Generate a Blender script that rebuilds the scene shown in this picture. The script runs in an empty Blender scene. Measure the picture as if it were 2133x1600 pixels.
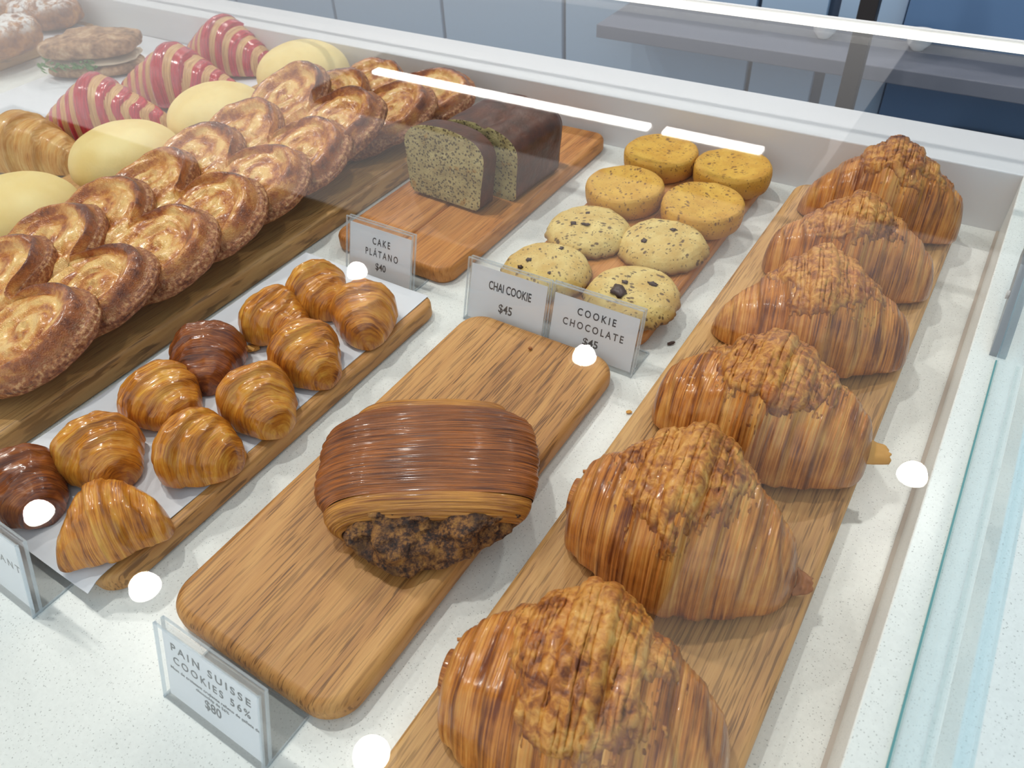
import bpy, bmesh, math, random
import numpy as np
from mathutils import Matrix, Vector, Euler

SC = bpy.context.scene
COL = SC.collection
PI = math.pi

# ------------------------------------------------------------------ camera
R3 = np.array([[0.8427929071660257, 0.535992858429528, -0.049109788669700255],
               [0.33239187167685047, -0.5900646104430145, -0.735757704102304],
               [-0.42333882325366634, 0.603767679836605, -0.6754619378698725]])   # rows: camera right, down, forward in world axes
FOC, EYE = 1593.2, 0.5
cam_data = bpy.data.cameras.new('camera')
cam = bpy.data.objects.new('camera', cam_data)
COL.objects.link(cam)
cam.matrix_world = Matrix(((R3[0, 0], -R3[1, 0], -R3[2, 0], 0), (R3[0, 1], -R3[1, 1], -R3[2, 1], 0),
                           (R3[0, 2], -R3[1, 2], -R3[2, 2], EYE), (0, 0, 0, 1)))
cam_data.sensor_width = 36
cam_data.lens = FOC / 2133 * 36
cam_data.clip_start = 0.01
cam_data.dof.use_dof = True
cam_data.dof.focus_distance = 0.66
cam_data.dof.aperture_fstop = 14
SC.camera = cam


def at(px, py, z=0.0):
    """the point of the horizontal plane at height z that the photograph shows at this pixel"""
    d = R3.T @ np.array([px - 1066.5, py - 800, FOC])
    t = (z - EYE) / d[2]
    return Vector((d[0] * t, d[1] * t, z))


# ------------------------------------------------------------------ world, exposure
SC.view_settings.view_transform = 'Standard'
SC.view_settings.look = 'None'
SC.view_settings.exposure = 0.0
SC.view_settings.gamma = 1
SC.cycles.transparent_max_bounces = 40
SC.cycles.max_bounces = 10
WORLD_STRENGTH = 0.5
KEY = 78.0          # watts of each ceiling downlight
w = bpy.data.worlds.new('world'); SC.world = w
w.use_nodes = True
nt = w.node_tree
bg = nt.nodes['Background']
tc = nt.nodes.new('ShaderNodeTexCoord'); sx = nt.nodes.new('ShaderNodeSeparateXYZ')
nt.links.new(tc.outputs['Generated'], sx.inputs[0])
rp = nt.nodes.new('ShaderNodeValToRGB')
rp.color_ramp.elements[0].position = 0.5; rp.color_ramp.elements[0].color = (1.0, 0.97, 0.96, 1)
rp.color_ramp.elements[1].position = 0.85; rp.color_ramp.elements[1].color = (0.6, 0.84, 1.0, 1)
mr = nt.nodes.new('ShaderNodeMapRange'); mr.inputs[1].default_value = -1; mr.inputs[2].default_value = 1
nt.links.new(sx.outputs[0], mr.inputs[0]); nt.links.new(mr.outputs[0], rp.inputs[0])
nt.links.new(rp.outputs[0], bg.inputs[0]); 
ms = nt.nodes.new('ShaderNodeMapRange')      # the room is brighter on the customers' side, behind the camera
for k_, v_ in enumerate((-0.8, 0.6, 2.5 * WORLD_STRENGTH, 0.86 * WORLD_STRENGTH)): ms.inputs[k_ + 1].default_value = v_
nt.links.new(sx.outputs[1], ms.inputs[0]); nt.links.new(ms.outputs[0], bg.inputs[1])


# ------------------------------------------------------------------ object helpers
def link(o, parent=None):
    COL.objects.link(o)
    if parent is not None:
        o.parent = parent
    return o


def thing(name, label, cat, loc=(0, 0, 0), rz=0.0, group=None):
    o = bpy.data.objects.new(name, None)
    o.empty_display_size = 0.02
    o.location = loc; o.rotation_euler = (0, 0, rz)
    tag(o, label, cat, group)
    return link(o)


def tag(o, label=None, cat=None, group=None, kind=None):
    if label: o['label'] = label
    if cat: o['category'] = cat
    if group: o['group'] = group
    if kind: o['kind'] = kind
    return o


def mesh_obj(name, verts, faces, m, parent=None, smooth=True, uv=None, attrs=None):
    me = bpy.data.meshes.new(name)
    verts = np.asarray(verts, dtype=np.float32)
    me.from_pydata(verts.tolist(), [], [list(f) for f in faces] if not isinstance(faces, np.ndarray) else faces.tolist())
    if smooth:
        me.polygons.foreach_set('use_smooth', np.ones(len(me.polygons), dtype=bool))
    if uv is not None:
        lay = me.uv_layers.new(name='UVMap')
        li = np.empty(len(me.loops), dtype=np.int32)
        me.loops.foreach_get('vertex_index', li)
        lay.data.foreach_set('uv', np.asarray(uv, dtype=np.float32)[li].ravel())
    for k, v in (attrs or {}).items():
        a = me.attributes.new(k, 'FLOAT', 'POINT')
        a.data.foreach_set('value', np.asarray(v, dtype=np.float32).ravel())
    me.materials.append(m)
    me.update()
    o = bpy.data.objects.new(name, me)
    return link(o, parent)


def bm_obj(name, bm, m, parent=None, smooth=False):
    me = bpy.data.meshes.new(name)
    bmesh.ops.recalc_face_normals(bm, faces=bm.faces)
    bm.to_mesh(me); bm.free()
    if smooth:
        me.polygons.foreach_set('use_smooth', np.ones(len(me.polygons), dtype=bool))
    me.materials.append(m)
    return link(bpy.data.objects.new(name, me), parent)


def grid_faces(nu, nv):
    i = np.arange(nu - 1)[:, None] * nv + np.arange(nv - 1)[None, :]
    return np.stack([i, i + nv, i + nv + 1, i + 1], -1).reshape(-1, 4)


def box_bm(bm, x0, x1, y0, y1, z0, z1, bevel=0.0, seg=2):
    r = bmesh.ops.create_cube(bm, size=1)
    vs = r['verts']
    for v in vs:
        v.co = Vector(((x0 + x1) / 2 + v.co.x * (x1 - x0), (y0 + y1) / 2 + v.co.y * (y1 - y0), (z0 + z1) / 2 + v.co.z * (z1 - z0)))
    if bevel > 0:
        es = list({e for v in vs for e in v.link_edges})
        bmesh.ops.bevel(bm, geom=es, offset=bevel, segments=seg, profile=0.5, affect='EDGES')
    return bm


def box(name, x0, x1, y0, y1, z0, z1, m, parent=None, bevel=0.0, seg=2):
    return bm_obj(name, box_bm(bmesh.new(), x0, x1, y0, y1, z0, z1, bevel, seg), m, parent)


# ------------------------------------------------------------------ numpy noise
def _h(ix, iy, iz, seed):
    h = (ix.astype(np.int64) * 374761393 + iy.astype(np.int64) * 668265263 + iz.astype(np.int64) * 1440662683 + seed * 974634777) & 0xffffffff
    h = ((h ^ (h >> 13)) * 1274126177) & 0xffffffff
    h = ((h ^ (h >> 15)) * 2246822519) & 0xffffffff
    return ((h ^ (h >> 16)) & 0xffff) / 32767.5 - 1.0


def vn(x, y, z=0.0, seed=0):
    x, y, z = np.broadcast_arrays(np.asarray(x, float), np.asarray(y, float), np.asarray(z, float))
    ix, iy, iz = np.floor(x), np.floor(y), np.floor(z)
    fx, fy, fz = x - ix, y - iy, z - iz
    sx_, sy_, sz_ = [f * f * f * (f * (f * 6 - 15) + 10) for f in (fx, fy, fz)]
    o = 0
    for a in (0, 1):
        for b in (0, 1):
            for c in (0, 1):
                wgt = (sx_ if a else 1 - sx_) * (sy_ if b else 1 - sy_) * (sz_ if c else 1 - sz_)
                o = o + wgt * _h(ix + a, iy + b, iz + c, seed)
    return o


def fbm(x, y, z=0.0, seed=0, oct=4):
    o, a, f = 0, 1.0, 1.0
    for k in range(oct):
        o = o + a * vn(np.asarray(x) * f, np.asarray(y) * f, np.asarray(z) * f, seed + 17 * k)
        a *= 0.5; f *= 2.03
    return o / 1.6


def smoothstep(a, b, x):
    t = np.clip((x - a) / (b - a), 0, 1)
    return t * t * (3 - 2 * t)


# ------------------------------------------------------------------ material helpers
def S(r, g, b):
    f = lambda c: (c / 255 / 12.92) if c / 255 <= 0.04045 else ((c / 255 + 0.055) / 1.055) ** 2.4
    return (f(r), f(g), f(b), 1.0)


class Mat:
    def __init__(self, name):
        self.m = bpy.data.materials.new(name)
        self.m.use_nodes = True
        self.t = self.m.node_tree
        self.b = self.t.nodes['Principled BSDF']
        self.out = self.t.nodes['Material Output']

    def n(self, kind, **kw):
        nd = self.t.nodes.new('ShaderNode' + kind)
        for k, v in kw.items():
            setattr(nd, k, v)
        return nd

    def l(self, a, b):
        self.t.links.new(a, b)

    def put(self, sock, v):
        if isinstance(v, bpy.types.NodeSocket): self.l(v, sock)
        else: sock.default_value = v

    def coord(self, kind='Object', scale=(1, 1, 1), rot=(0, 0, 0), loc=(0, 0, 0)):
        c = self.n('TexCoord'); mp = self.n('Mapping')
        mp.inputs['Scale'].default_value = scale; mp.inputs['Rotation'].default_value = rot; mp.inputs['Location'].default_value = loc
        self.l(c.outputs[kind], mp.inputs[0])
        return mp.outputs[0]

    def shifted(self, vec):
        """the same coordinates moved by the object's own random number, so copies differ"""
        oi = self.n('ObjectInfo'); ad = self.n('VectorMath', operation='MULTIPLY_ADD')
        cb = self.n('CombineXYZ')
        for k in range(3): self.l(oi.outputs['Random'], cb.inputs[k])
        self.l(cb.outputs[0], ad.inputs[0]); ad.inputs[1].default_value = (37.0, 23.0, 51.0); self.l(vec, ad.inputs[2])
        return ad.outputs[0]

    def noise(self, vec, scale=1.0, detail=3.0, rough=0.5, dist=0.0):
        nd = self.n('TexNoise')
        self.l(vec, nd.inputs['Vector'])
        nd.inputs['Scale'].default_value = scale; nd.inputs['Detail'].default_value = detail
        nd.inputs['Roughness'].default_value = rough; nd.inputs['Distortion'].default_value = dist
        return nd.outputs[0]

    def voro(self, vec, scale=1.0, feature='F1', out=0, rand=1.0):
        nd = self.n('TexVoronoi', feature=feature)
        self.l(vec, nd.inputs['Vector']); nd.inputs['Scale'].default_value = scale
        nd.inputs['Randomness'].default_value = rand
        return nd.outputs[out]

    def ramp(self, fac, stops, interp='LINEAR'):
        nd = self.n('ValToRGB')
        cr = nd.color_ramp; cr.interpolation = interp
        while len(cr.elements) < len(stops): cr.elements.new(0.5)
        for e, (p, c) in zip(cr.elements, stops):
            e.position = p; e.color = c if len(c) == 4 else (*c, 1)
        self.l(fac, nd.inputs[0])
        return nd.outputs[0]

    def rng(self, fac, a, b, c=0.0, d=1.0):
        nd = self.n('MapRange'); self.put(nd.inputs[0], fac)
        for k, v in enumerate((a, b, c, d)): nd.inputs[k + 1].default_value = v
        return nd.outputs[0]

    def mix(self, fac, a, b, blend='MIX'):
        nd = self.n('Mix', data_type='RGBA', blend_type=blend)
        self.put(nd.inputs[0], fac); self.put(nd.inputs[6], a); self.put(nd.inputs[7], b)
        return nd.outputs[2]

    def math(self, op, a, b=0.0, clamp=False):
        nd = self.n('Math', operation=op); nd.use_clamp = clamp
        self.put(nd.inputs[0], a); self.put(nd.inputs[1], b)
        return nd.outputs[0]

    def attr(self, name):
        nd = self.n('Attribute'); nd.attribute_name = name
        return nd.outputs['Fac']

    def bump(self, height, strength=0.5, dist=0.001, prev=None):
        nd = self.n('Bump'); nd.inputs['Strength'].default_value = strength; nd.inputs['Distance'].default_value = dist
        self.l(height, nd.inputs['Height'])
        if prev is not None: self.l(prev, nd.inputs['Normal'])
        return nd.outputs[0]

    def done(self, col=None, rough=None, normal=None, **kw):
        if col is not None: self.put(self.b.inputs['Base Color'], col)
        if rough is not None: self.put(self.b.inputs['Roughness'], rough)
        if normal is not None: self.put(self.b.inputs['Normal'], normal)
        for k, v in kw.items(): self.put(self.b.inputs[k.replace('_', ' ')], v)
        return self.m


def plain(name, col, rough=0.5, **kw):
    return Mat(name).done(col, rough, **kw)


def emit(name, col, strength):
    k = Mat(name)
    k.b.inputs['Base Color'].default_value = (0.8, 0.8, 0.8, 1)
    k.b.inputs['Emission Color'].default_value = col
    k.b.inputs['Emission Strength'].default_value = strength
    return k.m


def clear(name, tint=(1, 1, 1, 1), r0=0.04, milk=0.0, gain=1.0):
    """clear sheet glass or acrylic: lets light through straight, mirrors by its angle"""
    k = Mat(name)
    k.t.nodes.remove(k.b)
    g = k.n('NewGeometry'); d = k.n('VectorMath', operation='DOT_PRODUCT')
    k.l(g.outputs['Normal'], d.inputs[0]); k.l(g.outputs['Incoming'], d.inputs[1])
    c = k.math('ABSOLUTE', d.outputs['Value'])
    p = k.math('POWER', k.math('SUBTRACT', 1.0, c, True), 5.0)
    f = k.math('ADD', k.math('MULTIPLY', p, (1 - r0) * gain), r0, True)
    tr = k.n('BsdfTransparent'); tr.inputs[0].default_value = tint
    gl = k.n('BsdfGlossy'); gl.inputs['Roughness'].default_value = 0.0
    gl.inputs['Color'].default_value = (1, 1, 1, 1)
    mx = k.n('MixShader'); k.l(f, mx.inputs[0]); k.l(tr.outputs[0], mx.inputs[1]); k.l(gl.outputs[0], mx.inputs[2])
    o = mx.outputs[0]
    if milk > 0:
        df = k.n('BsdfDiffuse'); df.inputs[0].default_value = (0.9, 0.93, 0.95, 1)
        m2 = k.n('MixShader'); m2.inputs[0].default_value = milk
        k.l(o, m2.inputs[1]); k.l(df.outputs[0], m2.inputs[2]); o = m2.outputs[0]
    k.l(o, k.out.inputs['Surface'])
    return k.m


# ------------------------------------------------------------------ materials
def stone_mat(name, col):
    k = Mat(name)
    c = k.coord('Object')
    sp = k.voro(c, 620, 'F1')
    big = k.noise(c, 500, 2)
    dots = k.math('MULTIPLY', k.rng(sp, 0.34, 0.2), k.rng(big, 0.5, 0.6), True)
    light = k.rng(k.noise(c, 300, 2), 0.35, 0.7)
    base = k.mix(light, col, tuple(min(1, x * 1.05) for x in col[:3]) + (1,))
    return k.done(k.mix(k.math('MULTIPLY', dots, 0.6), base, S(120, 122, 118)), 0.24, Specular_IOR_Level=0.2)


def oak_mat(name, light, mid, dark, seam=None, pores=1.0):
    k = Mat(name)
    c = k.shifted(k.coord('Object'))
    m0 = k.n('Mapping'); m0.inputs['Scale'].default_value = (14, 2.2, 14); k.l(c, m0.inputs[0])
    warp = k.noise(m0.outputs[0], 1, 2)
    mp = k.n('Mapping'); mp.inputs['Scale'].default_value = (60, 1.2, 20); k.l(c, mp.inputs[0])
    ad = k.n('VectorMath', operation='ADD'); k.l(mp.outputs[0], ad.inputs[0])
    cb = k.n('CombineXYZ'); k.l(k.math('MULTIPLY', warp, 9.0), cb.inputs[0]); k.l(cb.outputs[0], ad.inputs[1])
    ring = k.noise(ad.outputs[0], 1, 2, 0.5)
    m2 = k.n('Mapping'); m2.inputs['Scale'].default_value = (520, 12, 120); k.l(c, m2.inputs[0])
    fine = k.noise(m2.outputs[0], 1, 3, 0.6)
    m3 = k.n('Mapping'); m3.inputs['Scale'].default_value = (640, 26, 160); k.l(c, m3.inputs[0])
    pore = k.rng(k.noise(m3.outputs[0], 1, 2, 0.45), 0.54, 0.61)
    f = k.math('ADD', k.math('MULTIPLY', ring, 0.45), k.math('ADD', k.math('MULTIPLY', fine, 0.4), k.math('MULTIPLY', warp, 0.22)))
    col = k.ramp(f, [(0.36, dark), (0.52, mid), (0.72, light)])
    pf = k.math('MULTIPLY', pore, k.rng(ring, 0.35, 0.6, 0.9 * pores, 0.3 * pores))
    col = k.mix(pf, col, tuple(x * 0.42 for x in dark[:3]) + (1,))
    nrm = k.bump(k.math('SUBTRACT', fine, pf), 0.25, 0.0006)
    return k.done(col, k.rng(fine, 0.2, 0.8, 0.42, 0.6), nrm)


def pastry_mat(name, light, mid, dark, rough=0.4, coat=0.3, su=7.0, sv=0.35, edge=0.85, bump=0.6, patch=28, lo=0.3, hi=0.72, glints=0.0):
    """laminated dough: fine streaks round the roll, darker where the layers' edges browned"""
    k = Mat(name)
    uv = k.shifted(k.coord('UV'))
    mp = k.n('Mapping'); mp.inputs['Scale'].default_value = (su, sv, 1); k.l(uv, mp.inputs[0])
    st = k.noise(mp.outputs[0], 1, 4, 0.55, 0.4)
    m2 = k.n('Mapping'); m2.inputs['Scale'].default_value = (su * 0.16, sv * 0.8, 1); k.l(uv, m2.inputs[0])
    broad = k.noise(m2.outputs[0], 1, 3, 0.55, 0.5)
    oc = k.shifted(k.coord('Object'))
    pt = k.noise(oc, patch, 4, 0.6)
    blister = k.noise(oc, patch * 14, 2, 0.5)
    f = k.math('ADD', k.math('MULTIPLY', st, 0.4), k.math('ADD', k.math('MULTIPLY', broad, 0.38), k.math('MULTIPLY', pt, 0.3)))
    col = k.ramp(f, [(lo + 0.1, dark), ((lo + hi) / 2 + 0.03, mid), (hi, light)])
    br = k.math('MULTIPLY', k.attr('brown'), k.rng(k.math('ADD', pt, st), 0.7, 1.25, edge, edge * 0.45), True)
    col = k.mix(br, col, tuple(x * 0.75 for x in dark[:3]) + (1,))
    h = k.math('ADD', st, k.math('MULTIPLY', blister, 0.25))
    nrm = k.bump(h, bump, 0.0012)
    nrm = k.bump(k.noise(oc, 120, 2), 0.3, 0.002, nrm)
    return k.done(col, rough, nrm, Coat_Weight=coat, Coat_Roughness=0.14, Specular_IOR_Level=0.35)


M = {}
M['stone'] = stone_mat('white_quartz', S(228, 230, 227))
M['white'] = plain('white_lacquer', S(232, 232, 234), 0.28)
M['rim'] = plain('white_rim', S(228, 229, 233), 0.3)
M['caulk'] = plain('sealant', S(190, 178, 166), 0.6)
M['pane'] = clear('top_glass', (0.99, 1.0, 0.995, 1), 0.037)
M['side_pane'] = clear('side_glass', (0.88, 0.965, 1.0, 1), 0.04)
M['glass_edge'] = Mat('glass_edge').done(S(96, 168, 172), 0.15, Alpha=0.8)
M['acrylic'] = clear('clear_acrylic', (0.99, 0.995, 0.998, 1), 0.04, 0.03)
M['acrylic_edge'] = clear('acrylic_edge', (0.88, 0.92, 0.95, 1), 0.12, 0.22)
M['card'] = plain('card_paper', S(240, 243, 248), 0.6)
M['ink'] = plain('ink', S(48, 50, 58), 0.7)
M['steel'] = Mat('brushed_steel').done(S(150, 155, 162), 0.35, Metallic=1.0)
M['oak'] = oak_mat('oak', S(216, 164, 98), S(192, 136, 74), S(150, 96, 46))
M['oak_pale'] = oak_mat('pale_oak', S(218, 174, 114), S(198, 150, 90), S(162, 112, 62), pores=0.95)
M['oak_warm'] = oak_mat('warm_oak', S(214, 152, 84), S(192, 124, 58), S(150, 86, 38), pores=0.7)
M['paper'] = plain('parchment', S(222, 224, 230), 0.55)
M['big_croissant'] = pastry_mat('croissant_crust', S(236, 176, 94), S(198, 122, 48), S(112, 52, 14), 0.34, 0.35, 7.5, 0.16, 1.0, 0.6, 24, 0.33, 0.68)
M['mini_croissant'] = pastry_mat('glazed_crust', S(238, 176, 70), S(206, 126, 32), S(118, 54, 12), 0.28, 0.6, 15.0, 0.3, 0.8, 0.5, 36, 0.3, 0.68)
M['mini_dark'] = pastry_mat('dark_glazed_crust', S(196, 116, 44), S(142, 72, 24), S(76, 30, 12), 0.26, 0.7, 15.0, 0.3, 0.75, 0.5, 36)
M['filled_croissant'] = pastry_mat('sugared_crust', S(234, 190, 122), S(212, 150, 78), S(150, 88, 40), 0.4, 0.2, 8.0, 0.3, 0.6, 0.6, 28, 0.25, 0.62)


def cheese_mat():
    k = Mat('baked_cheese')
    c = k.shifted(k.coord('Object'))
    a = k.noise(c, 150, 4, 0.6, 0.6)
    v = k.voro(c, 190, 'SMOOTH_F1')
    f = k.math('ADD', k.math('MULTIPLY', a, 0.7), k.math('MULTIPLY', k.noise(c, 28, 3), 0.4))
    col = k.ramp(f, [(0.38, S(108, 52, 20)), (0.5, S(172, 102, 38)), (0.6, S(208, 142, 62)), (0.74, S(228, 174, 96))])
    red = k.rng(k.noise(c, 22, 2), 0.6, 0.74, 0, 0.35)
    col = k.mix(red, col, S(186, 84, 44))
    col = k.mix(k.math('MULTIPLY', k.attr('rim'), 0.8), col, S(110, 54, 28))
    nrm = k.bump(k.math('ADD', a, v), 0.7, 0.0018)
    return k.done(col, 0.42, nrm, Coat_Weight=0.15)


M['cheese'] = cheese_mat()


def ruby_mat():
    k = Mat('striped_crust')
    uv = k.shifted(k.coord('UV', (8, 0.4, 1)))
    st = k.noise(uv, 1, 3)
    gold = k.ramp(st, [(0.3, S(176, 120, 66)), (0.55, S(212, 164, 104)), (0.75, S(226, 186, 128))])
    red = k.ramp(st, [(0.3, S(150, 12, 32)), (0.6, S(206, 34, 58)), (0.8, S(222, 70, 86))])
    s = k.rng(k.attr('stripe'), 0.4, 0.6)
    rough = k.rng(s, 0, 1, 0.42, 0.2)
    nrm = k.bump(st, 0.4, 0.001)
    return k.done(k.mix(s, gold, red), rough, nrm, Coat_Weight=k.math('MULTIPLY', s, 0.6), Coat_Roughness=0.15)


M['ruby'] = ruby_mat()


def palmier_mat():
    k = Mat('palmier_crust')
    c = k.shifted(k.coord('Object'))
    g = k.attr('groove')
    n1 = k.noise(c, 60, 4, 0.6)
    n2 = k.noise(c, 240, 3, 0.6)
    f = k.math('ADD', k.math('MULTIPLY', n1, 0.62), k.math('ADD', k.math('MULTIPLY', g, 0.34), k.math('MULTIPLY', n2, 0.2)))
    col = k.ramp(f, [(0.4, S(240, 194, 118)), (0.57, S(218, 150, 74)), (0.72, S(174, 96, 40)), (0.92, S(108, 50, 22))])
    sd = k.attr('side')
    scol = k.ramp(k.math('ADD', k.math('MULTIPLY', n2, 0.7), k.math('MULTIPLY', n1, 0.3)), [(0.36, S(112, 56, 28)), (0.5, S(158, 94, 52)), (0.66, S(206, 158, 108))])
    col = k.mix(sd, col, scol)
    sug = k.voro(c, 700, 'F1')
    nrm = k.bump(k.math('ADD', k.math('MULTIPLY', sug, -0.7), n2), 0.6, 0.0014)
    return k.done(col, k.rng(sd, 0, 1, 0.26, 0.5), nrm, Coat_Weight=k.rng(sd, 0, 1, 0.5, 0.1), Coat_Roughness=0.2)


M['palmier'] = palmier_mat()


def concha_mat():
    k = Mat('concha_crust')
    c = k.shifted(k.coord('Object'))
    a = k.noise(c, 130, 4, 0.6)
    col = k.ramp(k.noise(c, 18, 3), [(0.3, S(232, 202, 128)), (0.7, S(244, 222, 158))])
    return k.done(col, 0.6, k.bump(a, 0.35, 0.0012), Subsurface_Weight=0.1, Subsurface_Radius=(0.01, 0.006, 0.003), Subsurface_Scale=0.5)


M['concha'] = concha_mat()
M['bun'] = plain('brown_bun', S(160, 98, 48), 0.5)


def cookie_mat(name, a, b, dark, edge):
    k = Mat(name)
    c = k.shifted(k.coord('Object'))
    n1 = k.noise(c, 45, 4, 0.6)
    col = k.ramp(n1, [(0.32, b), (0.66, a)])
    mp = k.n('Mapping'); mp.inputs['Scale'].default_value = (1, 1.7, 1); mp.inputs['Rotation'].default_value = (0, 0, 0.5); k.l(c, mp.inputs[0])
    vv = k.voro(mp.outputs[0], 120, 'F1')
    sz = k.noise(c, 70, 2)
    sp = k.math('MULTIPLY', k.rng(vv, 0.36, 0.24), k.rng(sz, 0.48, 0.56), True)
    v2 = k.math('MULTIPLY', k.rng(k.voro(c, 330, 'F1'), 0.34, 0.2), k.rng(k.noise(c, 180, 2), 0.5, 0.6), True)
    sp = k.math('MAXIMUM', sp, v2)
    col = k.mix(k.math('MULTIPLY', k.attr('brown'), 0.9), col, edge)
    col = k.mix(k.math('MULTIPLY', sp, 0.85), col, dark)
    nrm = k.bump(k.math('SUBTRACT', k.noise(c, 260, 4, 0.65), k.math('MULTIPLY', sp, 0.5)), 0.55, 0.0016)
    return k.done(col, 0.6, nrm)


M['chai'] = cookie_mat('chai_cookie', S(228, 180, 70), S(206, 150, 40), S(120, 74, 30), S(178, 112, 36))
M['choc_cookie'] = cookie_mat('chocolate_chip_cookie', S(228, 202, 130), S(206, 166, 88), S(86, 58, 42), S(124, 74, 38))
M['chocolate'] = plain('dark_chocolate', S(62, 36, 28), 0.4)
M['crumb_gold'] = plain('pastry_crumb', S(214, 156, 70), 0.6)


def crumbface_mat():
    k = Mat('banana_crumb')
    c = k.coord('Object')
    n1 = k.noise(c, 40, 3)
    col = k.ramp(n1, [(0.35, S(158, 142, 92)), (0.65, S(192, 178, 124))])
    sp = k.rng(k.voro(c, 300, 'F1'), 0.5, 0.3)
    sp = k.math('MULTIPLY', sp, k.rng(k.noise(c, 200, 2), 0.36, 0.5), True)
    col = k.mix(k.math('MULTIPLY', sp, 0.85), col, S(72, 56, 32))
    yel = k.rng(k.noise(c, 55, 2), 0.62, 0.7, 0, 0.6)
    col = k.mix(yel, col, S(176, 128, 28))
    return k.done(col, 0.75, k.bump(k.math('SUBTRACT', k.noise(c, 500, 3), sp), 0.7, 0.0015))


M['cake_crumb'] = crumbface_mat()


def cakecrust_mat():
    k = Mat('cake_crust')
    c = k.coord('Object')
    n1 = k.noise(c, 45, 4, 0.6)
    col = k.ramp(n1, [(0.3, S(58, 28, 16)), (0.6, S(94, 48, 28)), (0.8, S(118, 68, 42))])
    return k.done(col, 0.4, k.bump(k.noise(c, 220, 4, 0.6), 0.4, 0.0015))


M['cake_crust'] = cakecrust_mat()


def suisse_mat(name, light, dark, lines, coat, rough):
    k = Mat(name)
    uv = k.coord('UV')
    mp = k.n('Mapping'); mp.inputs['Scale'].default_value = (0.22, lines, 1); k.l(uv, mp.inputs[0])
    st = k.noise(mp.outputs[0], 1, 3, 0.5, 0.25)
    c = k.coord('Object')
    pt = k.noise(c, 22, 3)
    f = k.math('ADD', k.math('MULTIPLY', st, 0.75), k.math('MULTIPLY', pt, 0.3))
    col = k.ramp(f, [(0.38, dark), (0.56, tuple((a + b) / 2 for a, b in zip(light[:3], dark[:3]))), (0.72, light)])
    nrm = k.bump(st, 0.9, 0.0022)
    nrm = k.bump(k.noise(c, 260, 3), 0.35, 0.001, nrm)
    return k.done(col, rough, nrm, Coat_Weight=coat, Coat_Roughness=0.12)


M['suisse'] = suisse_mat('suisse_crust', S(196, 112, 40), S(82, 34, 8), 7.5, 0.3, 0.36)
M['suisse_lip'] = suisse_mat('suisse_layers', S(226, 158, 66), S(128, 66, 20), 9.0, 0.15, 0.42)


def filling_mat():
    k = Mat('cookie_filling')
    c = k.coord('Object')
    n1 = k.math('ADD', k.math('MULTIPLY', k.noise(c, 110, 5, 0.65, 0.3), 0.6), k.math('MULTIPLY', k.noise(c, 420, 3, 0.6), 0.4))
    col = k.ramp(n1, [(0.38, S(30, 18, 16)), (0.46, S(84, 50, 30)), (0.54, S(146, 98, 48)), (0.7, S(190, 140, 66))])
    low = k.rng(k.noise(c, 30, 2), 0.36, 0.5)
    col = k.mix(low, S(40, 22, 20), col)
    return k.done(col, 0.55, k.bump(k.noise(c, 320, 4, 0.7), 0.9, 0.003))


M['filling'] = filling_mat()


def dusted_mat():
    k = Mat('sugar_dusted_crust')
    c = k.shifted(k.coord('Object'))
    n1 = k.noise(c, 45, 4, 0.6)
    col = k.ramp(n1, [(0.35, S(120, 62, 24)), (0.6, S(186, 120, 50)), (0.75, S(214, 160, 80))])
    g = k.n('NewGeometry'); s_ = k.n('SeparateXYZ'); k.l(g.outputs['Normal'], s_.inputs[0])
    up = k.math('MULTIPLY', k.attr('dust'), k.rng(k.noise(c, 60, 5, 0.7), 0.42, 0.56), True)
    return k.done(k.mix(up, col, S(238, 234, 232)), 0.5, k.bump(k.noise(c, 160, 4), 0.6, 0.003))


M['dusted'] = dusted_mat()


def ciabatta_mat():
    k = Mat('ciabatta_crust')
    c = k.shifted(k.coord('Object'))
    f = k.math('ADD', k.math('MULTIPLY', k.noise(c, 34, 4, 0.6), 0.7), k.math('MULTIPLY', k.noise(c, 130, 3), 0.3))
    col = k.ramp(f, [(0.38, S(120, 82, 54)), (0.52, S(176, 134, 96)), (0.68, S(216, 188, 152))])
    return k.done(col, 0.7, k.bump(k.noise(c, 120, 4), 0.6, 0.003))


M['ciabatta'] = ciabatta_mat()
M['greens'] = Mat('salad_greens').done(S(84, 136, 62), 0.45)
M['ham'] = plain('pale_filling', S(222, 204, 176), 0.5)
M['cab'] = plain('cabinet_front', S(164, 186, 208), 0.45)
M['cab_gap'] = plain('cabinet_carcass', S(70, 84, 104), 0.6)
M['post'] = plain('dark_post', S(40, 34, 32), 0.5)
M['slab_grey'] = plain('grey_worktop', S(120, 122, 134), 0.5)
M['navy'] = plain('blue_grey_panel', S(92, 122, 158), 0.5)
M['floor'] = plain('grey_floor', S(120, 128, 140), 0.6)
M['soffit'] = plain('dark_soffit', S(74, 66, 60), 0.7)
M['led'] = emit('led_light', (1.0, 0.95, 0.86, 1), 1.8)
M['lens'] = emit('downlight_lens', (1.0, 0.96, 0.9, 1), 45.0)
M['tube'] = emit('ceiling_tube', (1.0, 0.95, 0.9, 1), 14.0)
M['ring'] = plain('white_metal', S(225, 225, 225), 0.4)

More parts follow.
